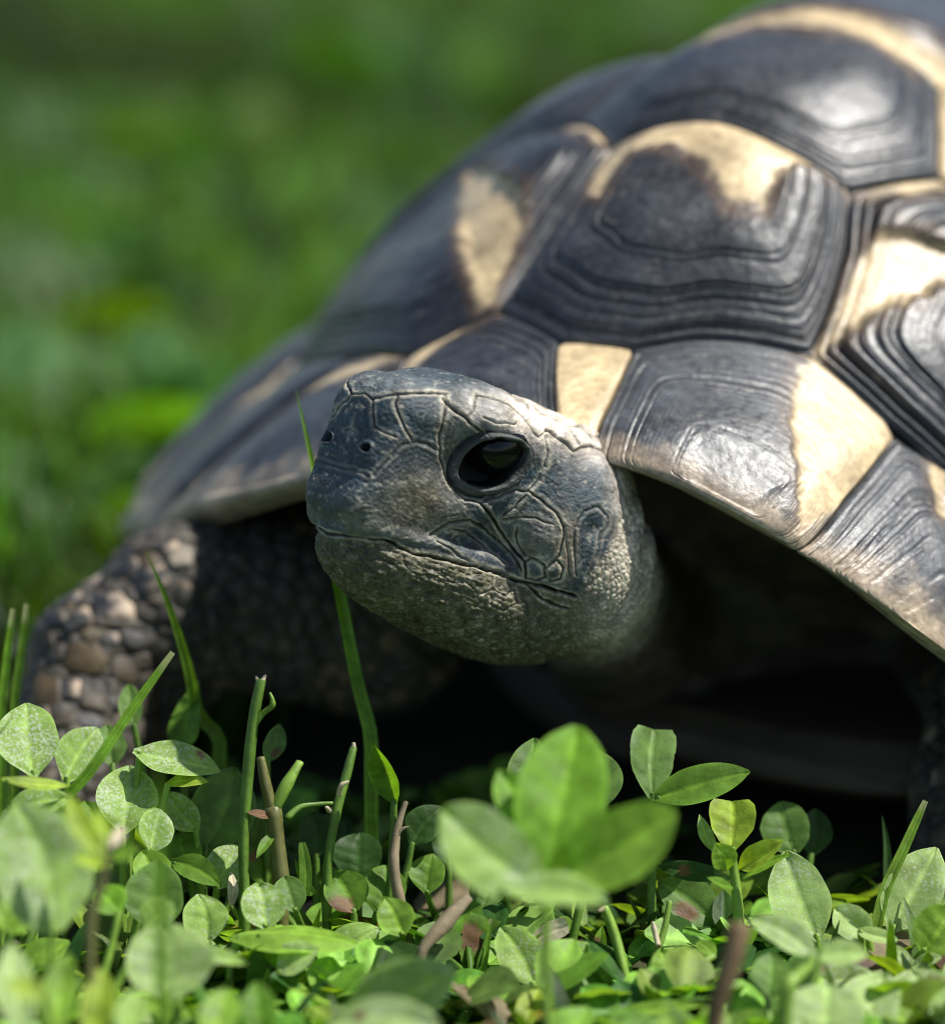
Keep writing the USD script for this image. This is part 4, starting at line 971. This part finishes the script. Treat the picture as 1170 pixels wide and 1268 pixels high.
plant('wild_plant', 'plant', 'dark heart shaped leaf against the fore leg', [L_(228, 922, 20, 240, 842, 22, 46, 'mid', 'heart', face=.7, roll=30), L_(166, 902, 17, 160, 846, 19, 30, 'grey', 'ovate', face=.7)])
plant('wild_plant', 'plant', 'little spotted leaf beside the tip of the cut stalk', [L_(330, 945, 8, 346, 896, 9, 28, 'grey', 'ovate', face=.7, spot=(.3, -.4, .5))])
plant('stalk', 'stalk', 'cut green stalk with a curled tip, tallest at lower left', [S_([(303, 1134, -2), (301.5, 1050, -2), (308, 950, -2), (313, 900, -2), (324, 842, -2)], [7, 6.5, 6.5, 6.5, 6], 'mid', sides=10), S_([(312, 905, -2), (326, 884, -2), (338, 872, -3), (334, 858, -3)], [3, 3.5, 4, 1.5], 'lime', ground=False), S_([(324, 846, -2), (329, 836, -2)], [4, 1.5], 'straw', ground=False), S_([(321, 846, -2), (317, 838, -2)], [3, 1.5], 'straw', ground=False)])
plant('stalk', 'stalk', 'thick brownish stalk forking in two beside the cut green stalk', [S_([(349, 1106, 0), (343, 1040, 0), (338, 1000, 0)], [10, 9, 10], 'olive', knobs=.5), S_([(338, 1004, 0), (330, 975, 0), (323, 938, 0)], [7, 8, 5], 'olive', ground=False, knobs=.4), S_([(340, 1004, 0), (356, 972, 0), (372, 944, 1)], [7, 8, 5], 'lime', ground=False, knobs=.4), S_([(356, 1014, 0), (377, 998, 1), (412, 995, 2)], [4, 3.5, 2.5], 'mid', ground=False), L_(336, 1010, 0, 308, 1004, -3, 14, 'brown', 'lance', petiole=False), L_(342, 1030, 0, 318, 1060, -3, 14, 'mid', 'lance', petiole=False)])
plant('stalk', 'stalk', 'slim green stalk leaning right with whitish scraps near its tip', [S_([(405, 1092, 2), (416, 1010, 2), (428, 965, 3), (438, 926, 4)], [6, 6, 6, 5], 'mid'), S_([(438, 930, 4), (438, 920, 4)], [4, 2], 'straw', ground=False), S_([(420, 985, 1), (424, 972, 0), (432, 968, 0)], [3, 3, 1.5], 'straw', ground=False), S_([(408, 1004, 1), (404, 1000, 0)], [4, 2], 'straw', ground=False)])
plant('twig', 'twig', 'thin bent grey brown twig standing in the centre gap', [S_([(520, 1190, -3), (516, 1183, -3), (498, 1128, -2), (488, 1066, -1), (490, 1042, 0), (503, 993, 1)], [6, 6, 6, 7, 6, 3.5], 'tan', knobs=.7), S_([(492, 1035, 0), (500, 1026, 0), (506, 1024, 0)], [3, 2, 1], 'tan', ground=False)])
plant('twig', 'twig', 'pale straw coloured stick slanting left of the large bright sprig', [S_([(522, 1186, -12), (552, 1144, -10), (580, 1112, -8)], [7, 10, 6], 'tan', knobs=.4)])
plant('wild_plant', 'plant', 'curled leaf on a stem above the bent twig', [L_(490, 996, 2, 467, 919, 0, 38, 'mid', 'ovate', face=.7, roll=35, fold=.7, curl=-.15), L_(508, 1048, 5, 547, 998, 6, 46, 'dark', 'ovate', face=.7)], foot=(474, 3))
plant('wild_plant', 'plant', 'toothed yellowing leaf with brown blotches behind the thin bright blade', [L_(580, 1212, 1, 604, 1136, 2, 54, 'mid', 'cut', face=.85, teeth=.12, spot=(.6, .6, .7)), L_(552, 1254, -5, 546, 1168, -3, 42, 'dark', 'lance', face=.8)])
plant('wild_plant', 'plant', 'large bright sprig of broad leaves standing nearest in front of the tortoise', [S_([(678, 1268, -42), (676, 1140, -41), (676, 1085, -41)], [6, 6, 5], 'lime'), L_(676, 1082, -40, 716, 894, -35, 112, 'bright', 'round', face=.85, fold=.15, petiole=False), L_(680, 1084, -41, 832, 1006, -45, 92, 'lime', 'round', face=.75, fold=.2, roll=-12, petiole=False), L_(668, 1098, -42, 550, 1000, -42, 96, 'pale', 'round', face=.6, fold=.2, roll=10, petiole=False), L_(664, 1050, -36, 618, 950, -32, 60, 'bright', 'ovate', face=.7, petiole=False), L_(620, 1098, -43, 748, 1106, -49, 60, 'pale', 'ovate', face=.4, fold=.15, petiole=False)])
plant('wild_plant', 'plant', 'sharp pair of grey green leaves half hidden by the large bright sprig', [L_(655, 1000, 2, 662, 912, 5, 54, 'grey', 'ovate', face=.75), L_(738, 1006, 2, 738, 926, 6, 58, 'grey', 'ovate', face=.75)], foot=(700, 2))
plant('wild_plant', 'plant', 'leaf pair shaped like open wings under the tortoise throat', [L_(808, 990, 4, 812, 900, 8, 58, 'grey', 'cut', face=.75, roll=-15, teeth=.03), L_(806, 990, 4, 925, 950, 2, 52, 'mid', 'ovate', face=.6, fold=.15)], foot=(808, 5))
plant('wild_plant', 'plant', 'yellow green shoot with a clipped top leaf right of centre', [S_([(915, 1146, -2), (910, 1085, -2), (905, 1050, -2)], [7, 6, 5], 'lime'), L_(904, 1054, -2, 906, 990, 0, 58, 'yellow', 'cut', face=.8, fold=.35, petiole=False), L_(888, 1058, -1, 866, 1008, 0, 18, 'pale', 'lance', face=.8, petiole=False), L_(914, 1076, -3, 966, 1040, -6, 34, 'yellow', 'ovate', face=.6, fold=.5, petiole=False), L_(920, 1088, -3, 976, 1056, -5, 14, 'lime', 'lance', face=.6, petiole=False), L_(904, 1088, 0, 810, 1068, 4, 28, 'dark', 'lance', face=.7, petiole=False, spot=(.6, 0, .6)), L_(900, 1078, -5, 888, 1046, -7, 34, 'lime', 'ovate', face=.7, petiole=False), L_(908, 1100, -4, 880, 1085, -8, 16, 'mid', 'lance', petiole=False)])
plant('wild_plant', 'plant', 'dark hanging leaf with a brown withered patch left of the yellow shoot', [L_(888, 1146, 5, 816, 1090, 6, 58, 'grey', 'ovate', face=.7, spot=(.45, .55, .55)), L_(896, 1160, 2, 896, 1100, 6, 30, 'dark', 'ovate', face=.8)])
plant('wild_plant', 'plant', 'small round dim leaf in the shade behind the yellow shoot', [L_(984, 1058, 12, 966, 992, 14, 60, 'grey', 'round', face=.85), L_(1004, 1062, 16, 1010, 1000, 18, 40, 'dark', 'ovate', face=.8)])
plant('wild_plant', 'plant', 'speckled pale leaf standing upright with a clipped corner, right of the yellow shoot', [L_(1014, 1166, -3, 972, 1052, 0, 76, 'bloom', 'ovate', face=.85, fold=.15)])
plant('wild_plant', 'plant', 'speckled oval leaf standing beside the grass blade at the right edge', [L_(1102, 1154, -2, 1160, 1048, 0, 76, 'bloom', 'ovate', face=.85, fold=.12), L_(1142, 1180, -8, 1178, 1122, -8, 62, 'lime', 'round', face=.75)])
plant('clover', 'clover', 'whitish two lobed leaf on the ground below the grass blade', [L_(1078, 1158, -6, 1034, 1124, -5, 44, 'bloom', 'round', face=.75), L_(1062, 1152, -7, 1110, 1162, -10, 22, 'bloom', 'round', face=.5)], foot=(1085, -6))
plant('clover', 'clover', 'smaller whitish two lobed leaf at the right edge', [L_(1132, 1202, -8, 1098, 1172, -8, 26, 'bloom', 'round', face=.6), L_(1128, 1200, -8, 1164, 1184, -10, 20, 'bloom', 'round', face=.5)], foot=(1110, -8))
plant('wild_plant', 'plant', 'blurred pale leaves around a pinkish stem end at lower right', [S_([(886, 1262, -46), (905, 1200, -46), (916, 1146, -45)], [11, 13, 15], 'red'), L_(1010, 1186, -28, 930, 1134, -26, 42, 'bloom', 'ovate', face=.6), L_(1012, 1190, -30, 1074, 1178, -31, 40, 'bloom', 'ovate', face=.5), L_(1010, 1214, -16, 1084, 1208, -18, 38, 'bloom', 'ovate', face=.6), L_(950, 1240, -25, 956, 1178, -22, 52, 'grey', 'ovate', face=.8), S_([(972, 1260, -40), (980, 1215, -40), (1004, 1196, -34)], [10, 9, 4], 'lime')], foot=(960, -36))
plant('wild_plant', 'plant', 'large pale leaves with a pink blemish in the bottom right corner', [L_(1070, 1300, -30, 1096, 1198, -22, 78, 'bloom', 'ovate', face=.7), L_(1150, 1300, -24, 1128, 1196, -18, 100, 'bloom', 'round', face=.7, spot=(.75, -.5, .3)), L_(1020, 1300, -38, 1026, 1216, -34, 100, 'bloom', 'round', face=.7), L_(1185, 1280, -30, 1176, 1220, -28, 60, 'pale', 'ovate', face=.7)], foot=(1090, -28))
plant('wild_plant', 'plant', 'blurred leaf with pale tip at bottom centre left', [L_(420, 1275, -36, 556, 1196, -40, 106, 'pale', 'ovate', face=.6, fold=.2), L_(400, 1272, -44, 540, 1262, -50, 60, 'bloom', 'ovate', face=.5, spot=(.3, .1, .3))])
plant('wild_plant', 'plant', 'pale toothed leaf below the large bright sprig', [L_(662, 1222, -8, 620, 1146, -5, 56, 'pale', 'ovate', face=.75, teeth=.06), L_(676, 1208, -10, 728, 1168, -10, 42, 'pale', 'ovate', face=.7), L_(652, 1170, -4, 706, 1150, -5, 28, 'straw', 'cut', face=.6, curl=-.2, petiole=False)])
plant('wild_plant', 'plant', 'tiny curled leaf with a browned edge left of the cut stems', [L_(736, 1212, -5, 742, 1146, -3, 24, 'lime', 'ovate', face=.8, roll=40, spot=(.7, .7, .6))])
plant('stalk', 'stalk', 'bright bitten stem bent like a hook at bottom centre', [S_([(782, 1250, -10), (772, 1200, -9), (761, 1158, -8), (748, 1124, -8)], [6, 6, 6.5, 6], 'lime'), S_([(749, 1126, -8), (741, 1129, -9)], [4, 2], 'tan', ground=False)])
plant('stalk', 'stalk', 'thin forked green stem right of the hooked one', [S_([(790, 1236, -6), (806, 1196, -6), (821, 1158, -5), (829, 1116, -4)], [4, 4, 4.5, 3.5], 'lime'), S_([(815, 1172, -6), (810, 1150, -5), (808, 1142, -5)], [3.5, 4, 2], 'straw', ground=False)])
plant('wild_plant', 'plant', 'yellowish basal leaves lying along the bottom edge right of centre', [L_(650, 1275, -22, 668, 1222, -18, 34, 'yellow', 'ovate', face=.6), L_(740, 1262, -22, 872, 1236, -26, 24, 'lime', 'lance', face=.4), L_(790, 1275, -24, 860, 1258, -26, 26, 'bloom', 'ovate', face=.4), L_(700, 1268, -18, 690, 1220, -14, 30, 'pale', 'ovate'), L_(886, 1186, -12, 862, 1164, -10, 20, 'lime', 'ovate', face=.6)])
plant('wild_plant', 'plant', 'blurred yellow green tuft filling the bottom left corner', [L_(30, 1290, -55, 14, 1160, -48, 52, 'bloom', 'lance', face=.7), L_(66, 1290, -52, 84, 1178, -48, 46, 'lime', 'ovate', face=.7), L_(110, 1290, -50, 124, 1196, -46, 46, 'yellow', 'ovate', face=.6), L_(60, 1230, -58, 8, 1216, -60, 34, 'yellow', 'lance', face=.6), L_(150, 1290, -54, 170, 1222, -50, 40, 'pale', 'ovate', face=.6), L_(260, 1290, -46, 282, 1222, -42, 50, 'lime', 'ovate', face=.6), L_(330, 1290, -40, 318, 1214, -38, 46, 'mid', 'ovate', face=.6)], foot=(80, -54))
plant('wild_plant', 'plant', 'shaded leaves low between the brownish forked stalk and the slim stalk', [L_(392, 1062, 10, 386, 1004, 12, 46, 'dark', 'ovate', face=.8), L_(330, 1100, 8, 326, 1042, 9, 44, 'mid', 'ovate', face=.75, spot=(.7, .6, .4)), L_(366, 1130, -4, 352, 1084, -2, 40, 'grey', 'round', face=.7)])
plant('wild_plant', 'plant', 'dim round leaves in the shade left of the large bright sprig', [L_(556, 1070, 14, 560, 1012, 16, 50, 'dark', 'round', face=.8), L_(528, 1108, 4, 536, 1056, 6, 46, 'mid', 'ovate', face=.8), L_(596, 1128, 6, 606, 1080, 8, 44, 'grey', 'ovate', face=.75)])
plant('wild_plant', 'plant', 'small fresh sprig between the hooked stem and the yellow shoot', [L_(836, 1214, -10, 818, 1176, -9, 40, 'lime', 'round', face=.65), L_(842, 1216, -10, 866, 1190, -12, 34, 'bloom', 'round', face=.6), L_(840, 1220, -12, 846, 1240, -18, 30, 'pale', 'round', face=.4)])
plant('wild_plant', 'plant', 'fresh ovate leaves filling the left edge above the bottom corner', [L_(6, 1156, -30, 40, 1112, -28, 56, 'lime', 'round', face=.6), L_(150, 1132, -22, 118, 1098, -20, 46, 'bright', 'ovate', face=.6), L_(178, 1150, -24, 210, 1114, -24, 44, 'pale', 'round', face=.6)], foot=(90, -26))
# grass blades
G = 'grass'
def blade(label, pts, w, tone, shape='blade', face=.85, fold=.5):
    """A grass blade through (px, py, depth) points, from its foot up."""
    base = root(pts[0][0], pts[0][2])
    p, o = thing('grass_blade', label, G, base)
    P = np.array([base] + [at(*q) for q in pts]) if pts[0][1] < 1200 else np.array([at(*q) for q in pts])
    from scipy.interpolate import PchipInterpolator
    t = np.r_[0, np.cumsum(np.linalg.norm(np.diff(P, axis=0), axis=1))]
    s = np.linspace(0, t[-1], 30)
    C = PchipInterpolator(t, P)(s)
    d = unit(np.gradient(C, axis=0))
    n = unit(face * unit(EYE - C) + (1 - face) * np.array([0, 0, 1.]))
    n = unit(n - (n * d).sum(1, keepdims=True) * d); y = np.cross(n, d)
    q = np.linspace(-1, 1, 7)
    prof = np.interp(s / t[-1], *np.array(SHAPES[shape]).T) * w / 2 * scale_at(pts[0][2])
    Y = prof[:, None] * q
    Z = fold * np.abs(Y) + .06 * prof[:, None] * np.cos(q * 9)
    v = C[:, None] + Y[..., None] * y[:, None] + Z[..., None] * n[:, None]
    c = np.array(TONE[tone]) * (.8 + .35 * (np.cos(q * 9) > 0) + 0 * Y)[..., None]
    c[-2:] = c[-2:] * .5 + .5 * np.array(TONE['straw'] if shape == 'blade' else TONE[tone])
    put('blade', v.reshape(-1, 3), quads(30, 7, False), M_LEAF, p, c.reshape(-1, 3), True, o)

blade('leaning mown grass blade crossing the fore foot at left', [(66, 1016, -8), (110, 958, -8), (160, 884, -6), (214, 808, -4)], 15, 'bright')
blade('long grass blade curving up in front of the fore leg to its elbow', [(272, 918, 22), (246, 886, 22), (234, 832, 20), (216, 770, 18), (180, 682, 16)], 19, 'mid', 'point')
blade('slender grass blade rising behind the snout to the shell edge', [(460, 925, 12), (443, 848, 13), (424, 750, 14), (394, 606, 15), (366, 480, 16)], 19, 'bright', 'point')
blade('leftmost of two upright mown blades at the left edge', [(2, 884, 20), (8, 820, 20), (16, 754, 20)], 13, 'bright')
blade('right one of two upright mown blades at the left edge', [(18, 878, 22), (26, 810, 22), (33, 748, 22)], 13, 'mid')
blade('blurred vertical blade in the foreground at lower left', [(202, 1300, -66), (199, 1140, -66), (196, 948, -64)], 17, 'bright', 'point')
blade('thin bright vertical blade at bottom centre', [(590, 1268, -6), (600, 1196, -5), (608, 1138, -4)], 8, 'bright')
blade('mown grass blade leaning right beside the speckled oval leaf', [(1080, 1196, -2), (1092, 1116, -1), (1120, 1050, 0), (1146, 992, 1)], 15, 'lime')
blade('short blade tip at the left edge over the three veined leaf', [(-12, 930, -12), (2, 906, -12), (19, 884, -12)], 12, 'lime', 'point')
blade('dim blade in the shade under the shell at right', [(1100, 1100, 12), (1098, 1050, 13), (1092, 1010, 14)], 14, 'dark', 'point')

# ---- low growth between the plants, and the lawn behind
def proto(path, builder):
    v, f, c = builder
    m = usdkit.mesh(stage, path, (np.asarray(v) * MM, np.asarray(f, int)), M_LAWN, smooth=True)
    UsdGeom.PrimvarsAPI(m).CreatePrimvar('tint', Sdf.ValueTypeNames.Color3fArray, 'vertex').Set(Vt.Vec3fArray.FromNumpy(np.asarray(c, np.float32)))


def joined(parts):
    V, F, C, n = [], [], [], 0
    for v, f, c in parts:
        V.append(v); F.append(f + n); C.append(c); n += len(v)
    return np.vstack(V), np.vstack(F), np.vstack(C)


def grass_tuft(seed, h, n, k=1.0):
    rng = np.random.default_rng(seed)
    parts = []
    for _ in range(n):
        a = rng.uniform(0, 2 * np.pi); lean = rng.uniform(.1, .8); L = h * rng.uniform(.55, 1.1)
        b = np.array([rng.normal() * 7, rng.normal() * 7, -1.5])
        tone = rng.choice(['mid', 'dark', 'bright', 'mid'])
        nu = 6; u = np.linspace(0, 1, nu)[:, None]
        d = np.array([math.cos(a), math.sin(a), 0]); y = np.array([-math.sin(a), math.cos(a), 0])
        C = b + d * (L * lean * u ** 1.8) + np.array([0, 0, 1.]) * (L * u * (1 - .35 * lean * u))
        w = 1.15 * rng.uniform(.6, 1.2) * (1 - u ** 3 * .9)
        q = np.array([-1, 0, 1.])[None, :, None]
        v = C[:, None] + q * w[..., None] * y + np.abs(q) * .3 * w[..., None] * np.array([0, 0, 1.])
        c = np.tile(k * np.array(TONE[tone]) * rng.uniform(.45, .8), (nu * 3, 1))
        parts.append((v.reshape(-1, 3), quads(nu, 3, False), c))
    return joined(parts)


def weed(seed, n, size, spread, tones, hgt, flat=.5):
    rng = np.random.default_rng(seed)
    parts = []
    for _ in range(n):
        a = rng.uniform(0, 2 * np.pi); r = spread * math.sqrt(rng.random())
        z = hgt * rng.uniform(.4, 1)
        B = np.array([r * math.cos(a) * .35, r * math.sin(a) * .35, z * .55])
        s = size * rng.uniform(.6, 1.1)
        d = np.array([math.cos(a), math.sin(a), rng.uniform(-.1, .9)]); d /= np.linalg.norm(d)
        v, f, c = leaf_mesh(B + d * r * .4, B + d * (r * .4 + s), s * rng.uniform(.32, .48), rng.choice(['ovate', 'round', 'round']), face=0.0, fold=.2, curl=.15, tone=rng.choice(tones), nu=8, nv=5, roll=rng.uniform(-30, 30))
        parts.append((v, f, c))
        v, f, c = tube_mesh([[0, 0, -2], B * .6, B + d * r * .4], [.6, .55, .4], 'mid', sides=4, n=4)
        parts.append((v, f, c))
    return joined(parts)


def scatter(name, label, protos, pts, yaw, scl, idx, kind='stuff', cat=None, group=None):
    p = path_for(name)
    pi = UsdGeom.PointInstancer.Define(stage, p)
    paths = []
    for k, b in enumerate(protos):
        q = f'{p}/{b[0]}' + (f'_{k:03d}' if k else '')
        proto(q, b[1]); paths.append(Sdf.Path(q))
    pi.CreatePrototypesRel().SetTargets(paths)
    pi.CreateProtoIndicesAttr(Vt.IntArray.FromNumpy(idx.astype(np.int32)))
    pi.CreatePositionsAttr(Vt.Vec3fArray.FromNumpy((pts * MM).astype(np.float32)))
    pi.CreateOrientationsAttr(Vt.QuathArray([Gf.Quath(float(math.cos(a / 2)), 0, 0, float(math.sin(a / 2))) for a in yaw]))
    pi.CreateScalesAttr(Vt.Vec3fArray.FromNumpy(np.repeat(scl[:, None], 3, 1).astype(np.float32)))
    tag(pi.GetPrim(), label, cat, group, kind)


rng = np.random.default_rng(77)


def footprint(x, y, grow=1.0):
    c, s = math.cos(math.radians(19)), math.sin(math.radians(19))
    dx, dy = x - 62, y - 122
    a, l = -dx * s - dy * c, dx * c - dy * s
    return (a / (112 * grow)) ** 2 + (l / (95 * grow)) ** 2 < 1


# lawn: denser near, out to where it blurs into one green
N = 22000
yy = -420 + 2600 * rng.random(N) ** 1.5
xx = (rng.random(N) - .5) * (520 + .95 * np.maximum(yy + 400, 0))
keep = ~footprint(xx, yy, 1.02) & ~((yy > -125) & (yy < 45) & (xx > -115) & (xx < 128)) & ~((xx > -75) & (xx < 150) & (yy < 60) & (yy > -125)) & ~((np.hypot(xx, yy + 485) < 150))
keep &= ~((xx > -70) & (xx < -10) & (yy > 30) & (yy < 75))
xx, yy = xx[keep], yy[keep]
protos = [('grass_tuft', grass_tuft(s, 34, 16, (.42, .58, .85, 1.15, 1.5)[s])) for s in range(5)] + [('broadleaf', weed(s, 7, 22, 16, ['mid', 'mid', 'mid', 'dark'], 16)) for s in range(20, 24)]
patch = meshkit.fbm(np.c_[xx * .006, yy * .006, 0 * xx], 3, 41)
idx = np.where(rng.random(len(xx)) < .06 + .45 * sstep(.5, .68, patch), 5 + rng.integers(0, 4, len(xx)), np.clip(np.round((meshkit.fbm(np.c_[xx * .011, yy * .006, 3 + 0 * xx], 3, 47) - .5) * 14 + 1.8 + rng.normal(size=len(xx)) * .5), 0, 4)).astype(int)
scl = rng.uniform(.6, 1.15, len(xx)) * np.where(yy < -100, .62, 1) * np.where((yy < 110) & (yy > 0), .8, 1)
scatter('lawn', 'mixed grass and small broad leaves of the lawn, blurred behind the tortoise', protos, np.c_[xx, yy, np.full(len(xx), -1.)], rng.uniform(0, 6.28, len(xx)), scl, idx)

# low growth in the foreground
N = 1500
yy = rng.uniform(-125, 48, N); xx = rng.uniform(-110, 130, N)
keep = ~footprint(xx, yy, .86) & ~((xx > 20) & (yy > 8)) & (rng.random(N) < np.where(yy < -60, 1.0, np.where(yy < -25, .7, .36)))
xx, yy = xx[keep], yy[keep]
protos = [('low_weed', weed(s, 9, 7.5, 9, ['mid', 'lime', 'grey', 'pale', 'lime', 'dark'], 5)) for s in range(40, 45)] + [('short_grass', grass_tuft(s, 13, 9)) for s in range(50, 52)] + [('dead_leaves', weed(s, 4, 10, 9, ['tan', 'brown', 'brown'], 3)) for s in range(60, 62)]
idx = rng.choice(9, len(xx), p=[.16, .16, .16, .16, .16, .08, .08, .02, .02])
scatter('ground_cover', 'low leaves, short grass and dead scraps on the earth between the plants', protos, np.c_[xx, yy, np.full(len(xx), -1.5)], rng.uniform(0, 6.28, len(xx)), rng.uniform(.6, 1.2, len(xx)), idx)

# broad weeds one can make out as pale blots in the lawn
BLOT = [(45, 150, 520, 1.0, 'blurred weed high at the left edge of the lawn'), (190, 175, 520, .8, 'blurred weed right of the one high at the left edge'), (75, 330, 300, .8, 'blurred small weed beside the round blot at the left edge'), (10, 355, 280, 1.1, 'blurred round weed blot on the left edge at mid height'),
        (330, 235, 360, .9, 'blurred weed left of the dark shoulder of the shell'), (205, 470, 230, 1.0, 'blurred pale weed left of where the shell rim ends'), (30, 480, 190, 1.1, 'blurred weed at the left edge above the upright mown blades'), (130, 520, 160, .8, 'blurred little weed just outside the shell rim at left'),
        (20, 600, 110, .9, 'nearest lawn weed, at the left edge over the fore leg'), (110, 600, 130, .8, 'lawn weed close behind the fore leg'), (300, 380, 330, .9, 'blurred weed touching the slope of the shell at left'), (420, 120, 640, 1.0, 'blurred weed in the far lawn above the shell slope'), (560, 60, 760, 1.2, 'farthest blurred weed at the top of the picture'), (380, 385, 270, .7, 'blurred tiny weed tucked against the shell edge')]
cls = UsdGeom.Xform.Define(stage, '/World/Looks/weed_kind')
wv = weed(91, 11, 30, 20, ['mid', 'dark', 'dark'], 20)
stage.RemovePrim('/World/Looks/weed_kind')
first = None
for px, py, d, s, lab in BLOT:
    # foot: where the sight line through this place meets the height of the leaves
    p = at(px, py, 0); r = p - EYE
    base = EYE + r * ((EYE[2] - 24 * s) / -r[2])
    base[2] = -1
    path = path_for('broad_weed')
    x = UsdGeom.Xform.Define(stage, path)
    x.AddTranslateOp().Set(Gf.Vec3d(*(base * MM).tolist())); x.AddRotateZOp().Set(float(rng.uniform(0, 360))); x.AddScaleOp().Set(Gf.Vec3f(s, s, s))
    if first is None:
        first = path
        proto(path + '/foliage', wv)
    else:
        x.GetPrim().GetReferences().AddInternalReference(first)
        x.GetPrim().SetInstanceable(True)
    tag(x.GetPrim(), lab, 'weed', 'blurred weeds in the lawn')
